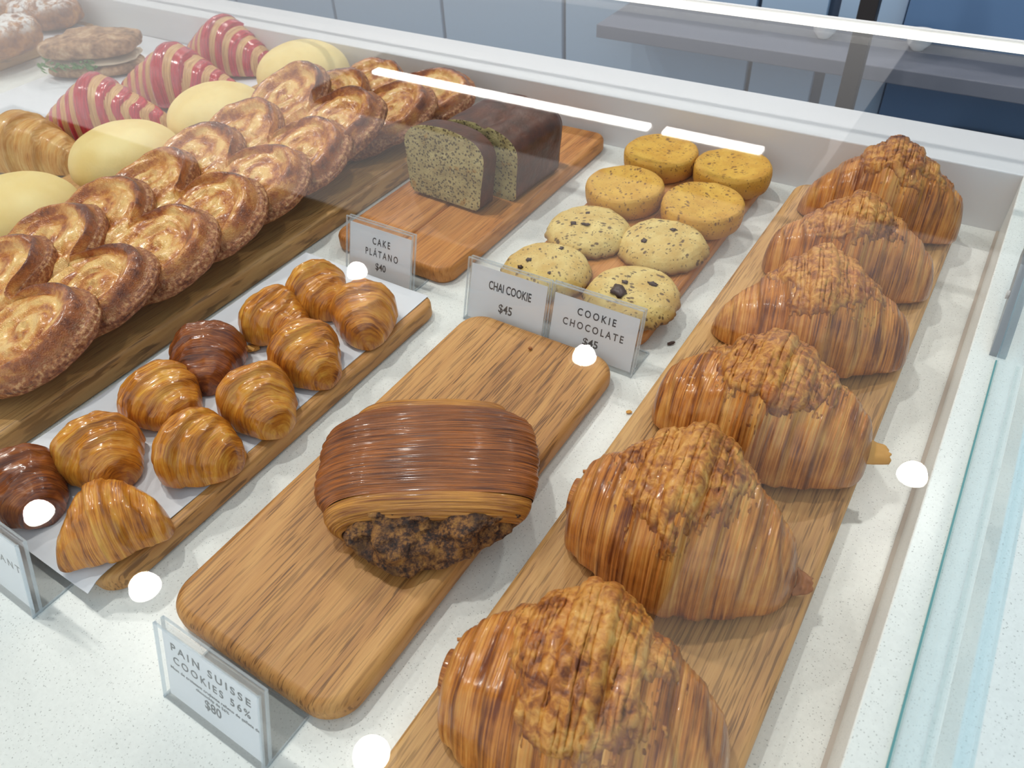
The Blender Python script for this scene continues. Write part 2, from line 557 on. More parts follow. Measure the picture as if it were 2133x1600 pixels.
# ------------------------------------------------------------------ the room
floor = box('floor', -8, 6, -4, 9, -0.92, -0.9, M['floor']); tag(floor, kind='structure')
wall = box('wall_back', -8, 6, 8.9, 9.0, -0.9, 1.1, M['white']); tag(wall, kind='structure')
ceil_a = box('ceiling', -7.0, -0.45, -1.6, 3.0, 2.3, 2.4, M['soffit']); tag(ceil_a, kind='structure')
trough = bmesh.new()
box_bm(trough, -4.95, -0.95, 4.42, 5.4, 2.336, 2.45)
box_bm(trough, -0.86, 3.5, 4.6, 8.6, 2.336, 2.45)
tr = bm_obj('ceiling_beam', trough, M['soffit']); tr.name = 'trim_1'; tag(tr, kind='structure')


def downlight(x, y, label, z=2.3):
    t = thing('ceiling_downlight', label, 'ceiling light', (x, y, z), 0, 'round ceiling downlights')
    bm = bmesh.new()
    prof = [(0.056, 0.0), (0.078, 0.0), (0.078, -0.006), (0.056, -0.006)]
    n = 40
    vs = [[bm.verts.new((r * math.cos(2 * PI * i / n), r * math.sin(2 * PI * i / n), zz)) for r, zz in prof] for i in range(n)]
    for i in range(n):
        for j in range(4):
            bm.faces.new((vs[i][j], vs[(i + 1) % n][j], vs[(i + 1) % n][(j + 1) % 4], vs[i][(j + 1) % 4]))
    bm_obj('trim_ring', bm, M['ring'], t)
    bm = bmesh.new()
    bmesh.ops.create_cone(bm, cap_ends=True, segments=40, radius1=0.056, radius2=0.056, depth=0.003)
    bmesh.ops.translate(bm, verts=bm.verts, vec=(0, 0, -0.0025))
    bm_obj('lens', bm, M['lens'], t)
    ld = bpy.data.lights.new('lamp', 'SPOT')
    ld.energy = KEY; ld.spot_size = math.radians(115); ld.spot_blend = 0.6; ld.shadow_soft_size = 0.05
    ld.color = (1.0, 0.96, 0.91)
    lo = link(bpy.data.objects.new('lamp', ld), t); lo.location = (0, 0, -0.01)
    tgt = Vector((-0.45, 0.5, 0)) - Vector((x, y, z))
    lo.rotation_euler = tgt.to_track_quat('-Z', 'Y').to_euler()
    return t


for (px, py), lab in zip([(745, 572), (1217, 748), (305, 1228), (85, 1075), (775, 1575), (1898, 995)],
                         ['round white ceiling downlight mirrored beside the banana cake sign', 'round white ceiling downlight mirrored at the price on the chocolate cookie sign',
                          'round white ceiling downlight mirrored at the near end of the small croissant tray', 'round white ceiling downlight mirrored under the darkest small croissant',
                          'round white ceiling downlight mirrored at the bottom edge near the long oak board', 'round white ceiling downlight mirrored on the white stone right of the big croissants']):
    p = at(px, py, -1.9)
    downlight(p.x, p.y, lab)
for (xa, xb), lab in (((-4.67, -2.11), 'long linear ceiling light mirrored along the back wall of the case'), ((-1.99, -1.28), 'short linear ceiling light mirrored above the far chai cookies')):
    t = thing('linear_ceiling_light', lab, 'ceiling light', ((xa + xb) / 2, 4.93, 2.335), 0, 'linear ceiling lights')
    h = (xb - xa) / 2
    box('housing', -h - 0.01, h + 0.01, -0.05, 0.05, -0.02, 0.0, M['ring'], t)
    box('diffuser', -h, h, -0.042, 0.042, -0.035, -0.02, M['tube'], t, 0.004)

# ------------------------------------------------------------------ display case
YB, XR, WH, XG = 0.947, 0.042, 0.072, 0.0625
case = thing('display_case', 'white stone bakery display case with low walls and a clear glass top', 'display case', (0, 0, -0.9))


def cbox(name, *a, parent=None, **kw):
    o = box(name, *a, parent=parent or case, **kw)
    o.location.z += 0.9
    return o


cbox('shelf', -2.6, XR, -0.3, YB, -0.04, 0.0, M['stone'])
cbox('base_cabinet', -2.6, 0.2, -0.3, 1.04, -0.9, -0.041, M['white'])
cbox('back_ledge', -2.6, 0.2, YB, 1.042, -0.04, WH, M['rim'], bevel=0.0015)
cbox('side_ledge', XR, 0.2, -0.3, YB - 0.0005, -0.04, WH, M['stone'], bevel=0.0012)
cbox('front_ledge', -2.6, XR - 0.0005, -0.32, -0.3005, -0.04, WH, M['rim'])
cbox('sealant_line', XR - 0.003, XR, -0.3, YB - 0.003, 0.0, 0.003, M['caulk'])
o = cbox('side_glass', XG, XG + 0.008, -0.3, 0.945, WH, 0.2, M['side_pane'])
cbox('side_glass_edge', XG - 0.0006, XG + 0.0016, -0.3, 0.6, WH, WH + 0.0016, M['glass_edge'])
cbox('top_glass', -2.6, XG, -0.3, 0.95, 0.2, 0.206, M['pane'])
# light strip along the back edge of the top glass
cbox('light_channel', -2.6, XG, 0.9512, 0.956, 0.196, 0.206, M['ring'])
cbox('light_strip', -2.55, XG - 0.004, 0.9475, 0.951, 0.195, 0.203, M['led'], bevel=0.001)
# clip holding the side glass
cl = bmesh.new()
pts = [(0.606, 0.0), (0.62, 0.0), (0.74, 0.02), (0.74, 0.034), (0.70, 0.034), (0.606, 0.004)]
va = [cl.verts.new((XG - 0.006, y, WH + z)) for y, z in pts]; vb = [cl.verts.new((XG - 0.0005, y, WH + z)) for y, z in pts]
cl.faces.new(va); cl.faces.new(vb[::-1])
for i in range(len(pts)):
    j = (i + 1) % len(pts); cl.faces.new((va[i], vb[i], vb[j], va[j]))
clip = bm_obj('glass_clip', cl, M['steel'], case); clip.location.z = 0.9
sc_ = bmesh.new(); bmesh.ops.create_cone(sc_, cap_ends=True, segments=20, radius1=0.004, radius2=0.0035, depth=0.002)
bmesh.ops.rotate(sc_, verts=sc_.verts, matrix=Matrix.Rotation(PI / 2, 3, 'Y')); bmesh.ops.translate(sc_, verts=sc_.verts, vec=(XG - 0.007, 0.675, WH + 0.017))
s1 = bm_obj('screw', sc_, M['ring'], clip)

# ------------------------------------------------------------------ staff side behind the case
cab = thing('back_cabinet', 'pale blue grey cabinet run behind the display case', 'cabinet', (-0.8, 1.95, -0.9))


def kbox(name, x0, x1, y0, y1, z0, z1, m, parent=cab, bevel=0.002):
    o = box(name, x0 + 0.8, x1 + 0.8, y0 - 1.95, y1 - 1.95, z0 + 0.9, z1 + 0.9, m, parent, bevel)
    return o


kbox('carcass', -3.4, 1.2, 1.915, 2.4, -0.9, 0.3, M['cab_gap'])
edges = [-3.4, -2.4, -1.93, -1.49, -1.08, -0.56, -0.4]
for a, b in zip(edges[:-1], edges[1:]):
    kbox('door', a + 0.006, b - 0.006, 1.895, 1.914, -0.88, 0.29, M['cab'])
kbox('door', -0.38, -0.245, 1.895, 1.914, -0.88, 0.29, M['cab'])
kbox('side_panel', -0.24, 1.2, 1.87, 1.914, -0.88, 0.29, M['navy'])
post = box('post', -0.289, -0.256, 1.6, 1.63, -0.9, 0.4, M['post'], None, 0.002)
tag(post, 'thin dark upright post in front of the grey cabinet behind the case', 'post')
top = thing('wall_shelf', 'grey shelf slab with square end projecting from the back cabinet', 'shelf', (-0.1, 1.7, -0.135))
box('shelf_board', -0.78, 1.2, 0.0, 0.194, 0.0, 0.03, M['slab_grey'], top, 0.002)
for (px, py), lab in (((1715, 78), 'small round white bowl on the grey shelf left of the dark post'), ((1910, 103), 'small round white bowl on the grey shelf right of the dark post')):
    p = at(px, py, -0.105)
    bmk = bmesh.new()
    prof = [(0.0, 0.0), (0.012, 0.0), (0.013, 0.003), (0.022, 0.012), (0.027, 0.026), (0.0285, 0.036), (0.027, 0.036), (0.025, 0.026), (0.02, 0.014), (0.0, 0.006)]
    prev = None
    for i in range(33):
        a_ = 2 * PI * i / 32
        cur = [bmk.verts.new((r_ * math.cos(a_), r_ * math.sin(a_), z_)) for r_, z_ in prof]
        if prev:
            for j in range(len(prof) - 1): bmk.faces.new((prev[j], cur[j], cur[j + 1], prev[j + 1]))
        prev = cur
    bmesh.ops.remove_doubles(bmk, verts=bmk.verts, dist=1e-5)
    o = bm_obj('bowl', bmk, M['white'], None, True); o.location = p; tag(o, lab, 'bowl')
box_ = thing('storage_box', 'blue grey storage box behind the far right corner of the case', 'box', (0.02, 1.75, -0.9))
box('box_body', -0.1, 0.14, -0.14, 0.1, 0.0, 0.62, M['navy'], box_, 0.006)
box('lid', -0.105, 0.145, -0.145, 0.105, 0.62, 0.64, M['cab_gap'], box_, 0.004)


# ------------------------------------------------------------------ boards
def slab_mesh(name, w_, l_, th, rc, re, m, parent=None, n=10):
    """board with rounded corners and eased edges, base at z=0, centred"""
    def outline(inset):
        r = max(rc - inset, 0.0005); hx, hy = w_ / 2 - inset, l_ / 2 - inset
        o = []
        for cx, cy, a0 in ((hx - r, hy - r, 0), (-hx + r, hy - r, PI / 2), (-hx + r, -hy + r, PI), (hx - r, -hy + r, 1.5 * PI)):
            for i in range(n + 1):
                a = a0 + PI / 2 * i / n
                o.append((cx + r * math.cos(a), cy + r * math.sin(a)))
        return o
    prof = [(re * 0.6, 0.0), (0.0015, re * 0.4), (0, re * 0.8)]
    for i in range(6):
        a = PI / 2 * i / 5
        prof.append((re * (1 - math.cos(a)), th - re + re * math.sin(a)))
    bm = bmesh.new()
    rings = [[bm.verts.new((x, y, z)) for x, y in outline(ins)] for ins, z in prof]
    k = len(rings[0])
    for a, b in zip(rings[:-1], rings[1:]):
        for i in range(k):
            f = bm.faces.new((a[i], a[(i + 1) % k], b[(i + 1) % k], b[i])); f.smooth = True
    bm.faces.new(rings[0][::-1]); bm.faces.new(rings[-1])
    return bm_obj(name, bm, m, parent)


def board(name, label, x0, x1, y0, y1, th, m, rc=0.022, re=0.006):
    o = slab_mesh(name, x1 - x0, y1 - y0, th, rc, re, m)
    o.location = ((x0 + x1) / 2, (y0 + y1) / 2, 0)
    tag(o, label, 'serving board', 'oak serving boards')
    return o


BT = 0.022
board('serving_board', 'long oak board under the row of cheese croissants', -0.188, 0.0, 0.045, 0.925, BT, M['oak_pale'])
board('serving_board', 'oak board with rounded corners under the single chocolate filled roll', -0.399, -0.228, 0.104, 0.506, BT, M['oak'], 0.026, 0.008)
board('serving_board', 'oak board under the two columns of cookies', -0.402, -0.226, 0.545, 0.938, BT - 0.003, M['oak_warm'])
board('serving_board', 'wide pale oak board under the palmiers and yellow conchas', -1.072, -0.662, 0.02, 0.93, BT + 0.004, M['oak_pale'], 0.02)
cake_board = thing('serving_board', 'oak board of two planks under the banana cake', 'serving board', (-0.548, 0.742, 0), 0, 'oak serving boards')
for sgn in (-1, 1):
    s = slab_mesh('plank', 0.086, 0.392, BT, 0.02 if sgn > 0 else 0.02, 0.006, M['oak_warm'], cake_board)
    s.location = (sgn * 0.0433, 0, 0)
tray = thing('serving_tray', 'oak tray lined with white parchment under the small glazed croissants', 'serving board', (-0.5355, 0.299, 0), 0, 'oak serving boards')
slab_mesh('tray_board', 0.185, 0.412, 0.02, 0.02, 0.005, M['oak'], tray)
# parchment: a sheet with a free near corner, slightly wavy
nx, ny = 50, 90
gx, gy = np.meshgrid(np.linspace(-0.098, 0.082, nx), np.linspace(-0.217, 0.203, ny), indexing='ij')
gz = 0.0207 + 0.0004 * vn(gx * 40, gy * 40, 0, 3) - 0.10 * np.clip(-0.2 - gy, 0, 1) + 0.0
gz = gz + 0.003 * np.clip((gx - 0.04) / 0.04, 0, 1) ** 2 * smoothstep(-0.12, -0.2, gy) - 0.35 * np.clip(-0.206 - gy, 0, 1)
top_ = np.stack([gx, gy, gz], -1).reshape(-1, 3)
pv = np.concatenate([top_, top_ - [0, 0, 0.0004]])
gf = grid_faces(nx, ny)
pf = np.concatenate([gf, gf[:, ::-1] + len(top_)])
mesh_obj('parchment', pv, pf, M['paper'], tray)


# ------------------------------------------------------------------ croissants
def croissant_grid(L, W, H, K, amp, tips=(0.25, 0.25), bend=0.0, seed=0, nu=200, nv=90, slant=0.25, fine=0.0006, lump=0.03, sharp=0.6, cap=0.1, ridge=0.0, skew=0.0):
    x = np.linspace(-1, 1, nu)
    t = x * (1.35 - 0.35 * x * x)
    phi = np.linspace(-PI / 2, 1.5 * PI, nv)
    T, F = np.meshgrid(t, phi, indexing='ij')
    s = np.abs(T)
    side = np.where(T > 0, tips[1], tips[0])
    core = (1 - sharp) * np.cos(PI / 2 * s) ** 0.9 + sharp * (1 - s ** 1.35)
    prof = side + (1 - side) * core
    c0 = np.clip((s - (1 - cap)) / cap, 0, 1)
    prof = prof * np.sqrt(np.clip(1 - c0 * c0, 0, 1))
    cs, sn = np.cos(F), np.sin(F)
    ysec = np.sign(cs) * np.abs(cs) ** 0.85
    zsec = np.where(sn > 0, np.abs(sn) ** 0.92, -0.34 * np.abs(sn) ** 0.55)
    wob = 0.25 * vn(T * 2 + 5, cs * 1.2, sn * 1.2, seed + 3)
    q = s * K + 0.5 + slant * np.sign(T) * cs * np.clip(s * 4, 0, 1) + wob * np.clip(s * 3, 0, 1)
    f = q - np.floor(q)
    saw = np.where(f < 0.86, f / 0.86, (1 - f) / 0.14)
    m = 1 + amp * (saw - 0.5) * np.clip(s * 6, 0, 1) * (0.6 + 0.4 * prof)
    m = m + lump * fbm(T * 3, cs * 1.5, sn * 1.5, seed + 9, 3)
    fn = vn(T * L * 900, cs * 1.3, sn * 1.3, seed + 21) + 0.6 * vn(T * L * 1900, cs * 2, sn * 2, seed + 22)
    up = np.clip(sn + 0.5, 0, 1)
    m = m + fine * fn / max(W, 0.01) * up
    pk = 1 + ridge * np.exp(-((T - 0.05) / 0.3) ** 2)
    X = L * T
    Y = W * prof * m * ysec + bend * T * T + skew * W * prof * np.clip(zsec, 0, 1)
    Z = H * prof ** 0.85 * pk * (zsec + 0.34) / 1.34 * (1 + (m - 1) * np.clip(zsec + 0.34, 0, 1.2))
    P = np.stack([X, Y, Z], -1)
    uv = np.stack([T * L * 100, F * W * 80 + seed * 7.3], -1)
    brown = np.exp(-((f - 0.84) / 0.1) ** 2) * 0.9 + 0.5 * np.exp(-((f - 0.02) / 0.05) ** 2)  # browned layer edge, then crevice shade painted just past the step
    brown = brown * np.clip(s * 6, 0, 1) * (0.45 + 0.75 * (0.5 + 0.5 * vn(T * 4, cs * 2, sn * 2, seed + 31)))
    brown = np.maximum(brown, smoothstep(0.8, 1.0, s) * 0.8)
    brown = np.maximum(brown, 0.55 * smoothstep(0.1, -0.45, zsec))  # underside shade painted in through the same browning mask
    return P, uv, np.clip(brown, 0, 1), dict(T=T, F=F, q=q, s=s, sn=sn, cs=cs)


def grid_normals(P):
    du = np.gradient(P, axis=0); dv = np.gradient(P, axis=1)
    n = np.cross(du, dv)
    return n / (np.linalg.norm(n, axis=-1, keepdims=True) + 1e-12)


def cheese_shell(P, info, seed, parent, ct=0.0, rt=0.5, rf=0.95, cf=PI / 2 - 0.15):
    T, F = info['T'], info['F']
    n = -grid_normals(P)
    if (n[P.shape[0] // 2, P.shape[1] // 2, 2]) < 0: n = -n
    mk = 1 - ((T - ct) / rt) ** 2 - ((F - cf) / rf) ** 2 + 0.75 * fbm(P[..., 0] * 55, P[..., 1] * 55, P[..., 2] * 55, seed + 50, 4)
    stringy = np.exp(-(fbm(P[..., 0] * 60, P[..., 1] * 60, P[..., 2] * 60, seed + 60, 3) / 0.05) ** 2) * smoothstep(-0.9, -0.2, mk) * 0.55
    mk2 = np.maximum(mk, stringy - 0.22)
    h = 0.0018 * smoothstep(0, 0.5, mk) + 0.0012
    bump = 0.5 + 0.6 * fbm(P[..., 0] * 190, P[..., 1] * 190, P[..., 2] * 190, seed + 70, 3)
    off = np.where(mk2 > 0, smoothstep(0, 0.16, mk2) * (h * (0.55 + 0.9 * bump)), -0.0012)
    V = P + n * off[..., None]
    faces = grid_faces(*T.shape)
    keep = (mk2.ravel()[faces] > -0.02).any(1)
    faces = faces[keep]
    used, inv = np.unique(faces, return_inverse=True)
    rim = smoothstep(0.22, 0.02, mk2) * 0.9
    return mesh_obj('cheese_crust', V.reshape(-1, 3)[used], inv.reshape(faces.shape), M['cheese'], parent, True, None, {'rim': rim.ravel()[used]})


def big_croissant(label, mid, yaw, L, W, H, seed, flake=None, roll=True, ct=0.0, skew=0.12, tips=(0.40, 0.3)):
    t = thing('cheese_croissant', label, 'croissant', (mid[0], mid[1], BT), yaw, 'big cheese croissants in a row')
    P, uv, br, info = croissant_grid(L, W, H, 4.2, 0.055, tips, 0.0, seed, 250, 110, 0.2, 0.0007, 0.06, 0.7, 0.12, 0.08, skew)
    mesh_obj('body', P.reshape(-1, 3), grid_faces(*br.shape), M['big_croissant'], t, True, uv.reshape(-1, 2), {'brown': br})
    cheese_shell(P, info, seed, t, ct)
    if roll:      # the rolled end of the dough, a little scroll at the left tip
        n_, k_ = 60, 12
        a = np.linspace(0, 4.2 * PI, n_)
        r = 0.004 + 0.017 * a / a[-1]
        ws = np.linspace(-1, 1, k_)
        A, Wd = np.meshgrid(np.arange(n_), ws, indexing='ij')
        rr = r[A] * (1 - 0.12 * Wd)
        Z0 = 0.024 * (H / 0.08)
        vx = -L * 0.875 - Wd * 0.008 - 0.004 * (1 - A / n_)
        v = np.stack([vx, rr * np.cos(a[A]) * 1.05 + 0.002, np.maximum(Z0 + rr * np.sin(a[A]) * 0.95, 0.0015)], -1)
        o = mesh_obj('rolled_end', v.reshape(-1, 3), grid_faces(n_, k_), M['big_croissant'], t, True,
                     np.stack([A * 0.5 + 0.1 * Wd, A * 0.1], -1).reshape(-1, 2), {'brown': 0.35 + 0.3 * (A % 7 == 0)})
        sm = o.modifiers.new('thick', 'SOLIDIFY'); sm.thickness = 0.0022; sm.offset = 0
    if flake:
        fx, fy, fz, sx_, sy_, mat_, rot = flake
        n_ = 14
        a, b = np.meshgrid(np.linspace(-1, 1, n_), np.linspace(-1, 1, n_), indexing='ij')
        wv_ = 0.25 * vn(a * 2, b * 2, 0, seed + 5)
        v = np.stack([a * sx_ * (1 + 0.2 * vn(a * 3, b * 3, 1, seed)), b * sy_ * (1 - 0.3 * a), 0.006 * wv_ - 0.003 * b * b], -1)
        o = mesh_obj('dough_flake', v.reshape(-1, 3), grid_faces(n_, n_), mat_, t, True, np.stack([a * 2, b * 2], -1).reshape(-1, 2), {'brown': a * 0})
        o.location = (fx, fy, fz); o.rotation_euler = rot
        sm = o.modifiers.new('thick', 'SOLIDIFY'); sm.thickness = 0.0015
        tag(o, 'loose flake of pale dough at the tip')
    return t


BC = [('cheese croissant at the far end of its oak board, against the back wall', (-0.083, 0.862), 6, 0.086, 0.056, 0.086, 11, None, False, 0.12),
      ('cheese croissant second from the back wall with browned folded left end', (-0.084, 0.735), 8, 0.083, 0.056, 0.080, 12, None, False, -0.05),
      ('cheese croissant third from the back wall, orange red cheese spot on top', (-0.086, 0.612), 15, 0.088, 0.062, 0.082, 13, None, False, 0.05),
      ('cheese croissant with a pale dough flake sticking out of its right tip', (-0.086, 0.472), 4, 0.088, 0.063, 0.084, 14, (0.092, 0.004, 0.022, 0.010, 0.010, M['crumb_gold'], (0.3, 0.1, 0.2)), False, 0.0),
      ('cheese croissant with dark curled left end, in front of the one with the pale flake', (-0.095, 0.332), 8, 0.083, 0.066, 0.090, 15, (0.088, 0.0, 0.012, 0.006, 0.008, M['bun'], (0.5, 0.2, 0.2)), True, -0.08),
      ('nearest cheese croissant, cut off by the bottom of the photo', (-0.092, 0.180), 14, 0.088, 0.066, 0.092, 16, None, True, 0.0)]
for lab, mid, yaw, L, W, H, seed, fl, roll, ct in BC:
    big_croissant(lab, mid, math.radians(yaw), L, W, H, seed, fl, roll, ct, tips={11: (0.18, 0.36), 12: (0.34, 0.3), 13: (0.16, 0.32), 14: (0.36, 0.4)}.get(seed, (0.42, 0.28)))

# small glazed croissants on the parchment
MINI = [((655, 600), -20, 0.3, 0, 'dark small croissant at the far end of the parchment, left of its pale neighbour'),
        ((757, 642), -55, 0.2, 0, 'golden small croissant at the far right end of the parchment below the cake sign'),
        ((560, 652), 0, 0.2, 0, 'small croissant with a peaked top, left column second from the far end'),
        ((630, 727), -25, 0.2, 0, 'small croissant in the right column with a golden right tip, second from the far end'),
        ((432, 727), -45, 0.1, 1, 'evenly dark brown small croissant in the left column, third from the far end'),
        ((530, 822), -30, 0.3, 0, 'small croissant in the right column just right of the evenly dark brown one'),
        ((325, 812), -15, 0.1, 0, 'amber small croissant in the left column beside the edge of the palmier board'),
        ((203, 932), -20, 0.2, 0, 'pale golden small croissant next to the darkest croissant at the left edge'),
        ((398, 928), 10, 0.3, 0, 'small croissant with dark glazed blotches beside the tray edge, second nearest of the right column'),
        ((222, 1078), 62, -1.0, 0, 'nearest small golden croissant, at the free corner of the parchment'),
        ((35, 1000), -10, 0.2, 1, 'darkest small croissant, cut off by the left edge of the photo')]
for i, ((px, py), yaw, bd, dk, lab) in enumerate(MINI):
    p = at(px, py, 0.042)
    rs = random.Random(100 + i)
    L = 0.043 * rs.uniform(0.95, 1.07); W = 0.034 * rs.uniform(0.95, 1.08); H = 0.045 * rs.uniform(0.95, 1.1)
    t = thing('mini_croissant', lab, 'croissant', (p.x, p.y, 0.0215), math.radians(yaw + rs.uniform(-6, 6)), 'small glazed croissants on parchment')
    P, uv, br, info = croissant_grid(L, W, H, 2.6, 0.055, (0.18, 0.34), 0.016 * bd, 200 + i, 170, 90, 0.35, 0.00022, 0.09, 0.45, 0.16, 0.05)
    mesh_obj('body', P.reshape(-1, 3), grid_faces(*br.shape), M['mini_dark' if dk else 'mini_croissant'], t, True, uv.reshape(-1, 2), {'brown': br * 0.8})

# striped red croissants
RB = [((75, 250), (350, 235), 'red striped croissant nearest the sugared croissant, in front of its two twins', 31),
      ((240, 170), (503, 178), 'red striped croissant between the other two, behind the ciabatta sandwich', 32),
      ((378, 100), (572, 122), 'red striped croissant nearest the back wall', 33)]
for a, b, lab, seed in RB:
    A, B = at(*a, 0.03), at(*b, 0.03)
    mid = (A + B) / 2; d = B - A
    L = d.length / 2
    t = thing('striped_croissant', lab, 'croissant', (mid.x, mid.y, 0.0012), math.atan2(d.y, d.x), 'red striped croissants')
    P, uv, br, info = croissant_grid(L, 0.058, 0.082, 5.0, 0.05, (0.14, 0.2), 0.0, seed, 240, 90, 0.1, 0.0003, 0.02, 0.85, 0.08, 0.14)
    f = info['q'] - np.floor(info['q'])
    mesh_obj('body', P.reshape(-1, 3), grid_faces(*br.shape), M['ruby'], t, True, uv.reshape(-1, 2), {'stripe': smoothstep(0.44, 0.5, f)})

# sugared filled croissant at the left edge
A = at(-60, 285, 0.03); B = at(170, 322, 0.03)
mid = (A + B) / 2; d = B - A
t = thing('filled_croissant', 'golden croissant with white icing at the left edge of the photo', 'croissant', (mid.x, mid.y, 0.0012), math.atan2(d.y, d.x))
P, uv, br, info = croissant_grid(d.length / 2, 0.052, 0.075, 3.2, 0.1, (0.3, 0.2), 0.0, 41, 180, 90)
mesh_obj('body', P.reshape(-1, 3), grid_faces(*br.shape), M['filled_croissant'], t, True, uv.reshape(-1, 2), {'brown': br})
n = grid_normals(P); n = -n if n[90, 45, 2] < 0 else n
mk = 1 - ((info['T'] + 0.42) / 0.12) ** 2 + 0.5 * fbm(info['T'] * 8, info['F'] * 2, 0, 5)
mk = np.minimum(mk, (info['sn'] + 0.25) * 3)
V = P + n * np.where(mk > 0, 0.0022 * smoothstep(0, 0.4, mk), -0.001)[..., None]
fc = grid_faces(*br.shape); fc = fc[(mk.ravel()[fc] > -0.03).any(1)]
u_, inv = np.unique(fc, return_inverse=True)
mesh_obj('icing', V.reshape(-1, 3)[u_], inv.reshape(fc.shape), plain('white_icing', S(238, 234, 228), 0.4), t)


# ------------------------------------------------------------------ palmiers
def palmier_mesh(seed, sx=1.0):
    rs = np.random.RandomState(seed)
    ears = [(-0.059 * sx, 0.018, 0.053 * (1 + 0.06 * rs.randn()), 0.058, 0.25), (0.059 * sx, 0.018, 0.053 * (1 + 0.06 * rs.randn()), 0.058, -0.25)]
    base = (0.0, -0.028, 0.078, 0.054, 0.0)

    def e(x, y, c):
        dx, dy = x - c[0], y - c[1]
        ca, sa = math.cos(c[4]), math.sin(c[4])
        return np.sqrt(((dx * ca + dy * sa) / c[2]) ** 2 + ((-dx * sa + dy * ca) / c[3]) ** 2)
    nth = 260
    th = np.linspace(0, 2 * PI, nth, endpoint=False)
    cx, cy = 0.0, -0.012
    r = np.linspace(0.01, 0.2, 400)
    RR, TH = np.meshgrid(r, th)
    X, Y = cx + RR * np.cos(TH), cy + RR * np.sin(TH)
    E = [e(X, Y, c) for c in (*ears, base)]
    kk = 14.0
    Fm = -np.log(sum(np.exp(-kk * q) for q in E)) / kk
    inside = Fm < 1.0
    Rb = np.array([r[np.where(row)[0].max()] if row.any() else 0.02 for row in inside])
    for _ in range(2):
        Rb = (np.roll(Rb, 1) + 2 * Rb + np.roll(Rb, -1)) / 4
    Rb = Rb * (1 + 0.012 * vn(np.cos(th) * 5, np.sin(th) * 5, 0, seed))
    TK = 0.022
    verts, groove, side = [], [], []
    ns = 70
    rows = []
    for k in range(ns):
        s = (k / (ns - 1)) ** 0.85
        x = cx + Rb * s * np.cos(th); y = cy + Rb * s * np.sin(th)
        ee = [e(x, y, c) for c in ears]
        left = x < 0
        em = np.where(left, ee[0], ee[1])
        ang = np.where(left, np.arctan2(y - ears[0][1], -(x - ears[0][0])), np.arctan2(y - ears[1][1], x - ears[1][0]))
        # strands run along the outline, then curl into each ear
        ph = em * 1.9 + ang / (2 * PI) * 0.9 + 0.34 * fbm(x * 34, y * 34, 0, seed + 4, 3)
        fine_ = vn(em * 16 + 2 * fbm(x * 25, y * 25, 2, seed + 8, 2), ang * 1.2, 0, seed + 6)
        gv = 0.5 + 0.5 * np.cos(2 * PI * ph)
        bnd = smoothstep(0.35, 0.0, np.abs(x) / 0.05)
        z = TK + 0.0026 * (0.5 - gv) + 0.0016 * fine_ + 0.0034 * fbm(x * 25, y * 25, 0, seed + 2, 3)
        z = z + 0.0045 * np.exp(-((s - 0.9) / 0.08) ** 2) - 0.003 * np.exp(-((s - 0.78) / 0.05) ** 2)
        z = z - 0.008 * smoothstep(0.93, 1.0, s)
        z = z - 0.006 * np.exp(-(x / 0.006) ** 2) * smoothstep(-0.08, 0.0, y)
        rows.append(np.stack([x, y, z], -1))
        groove.append(0.75 * gv * (1 - 0.4 * bnd) + 0.75 * np.exp(-((s - 0.92) / 0.08) ** 2) + 0.3 * fine_)
        side.append(np.full(nth, smoothstep(0.96, 1.0, s)))
    zt = rows[-1][:, 2]
    for k in range(1, 15):
        a = PI * k / 14
        br_ = 0.0055 * math.sin(a)
        f = (1 - math.cos(a)) / 2
        x = cx + (Rb + br_) * np.cos(th); y = cy + (Rb + br_) * np.sin(th)
        z = zt * (1 - f) + 0.0 * f
        j = 0.0012 * fbm(x * 160, y * 160, z * 160, seed + 12, 3)
        z = z + 0.0012 * np.sin(f * 18 + 3 * vn(np.cos(th) * 3, np.sin(th) * 3, 0, seed)) * math.sin(a)
        rows.append(np.stack([x + j * np.cos(th), y + j * np.sin(th), z], -1))
        groove.append(np.full(nth, 0.6)); side.append(np.ones(nth))
    for s in (0.7, 0.02):
        rows.append(np.stack([cx + Rb * s * np.cos(th), cy + Rb * s * np.sin(th), np.zeros(nth)], -1))
        groove.append(np.full(nth, 0.6)); side.append(np.ones(nth))
    A = np.array(rows)
    nr = len(rows)
    i = np.arange(nr - 1)[:, None] * nth; j = np.arange(nth)[None, :]; j2 = (j + 1) % nth
    fc = np.stack([i + j, i + nth + j, i + nth + j2, i + j2], -1).reshape(-1, 4)
    return A.reshape(-1, 3), fc, np.array(groove).ravel(), np.array(side).ravel()


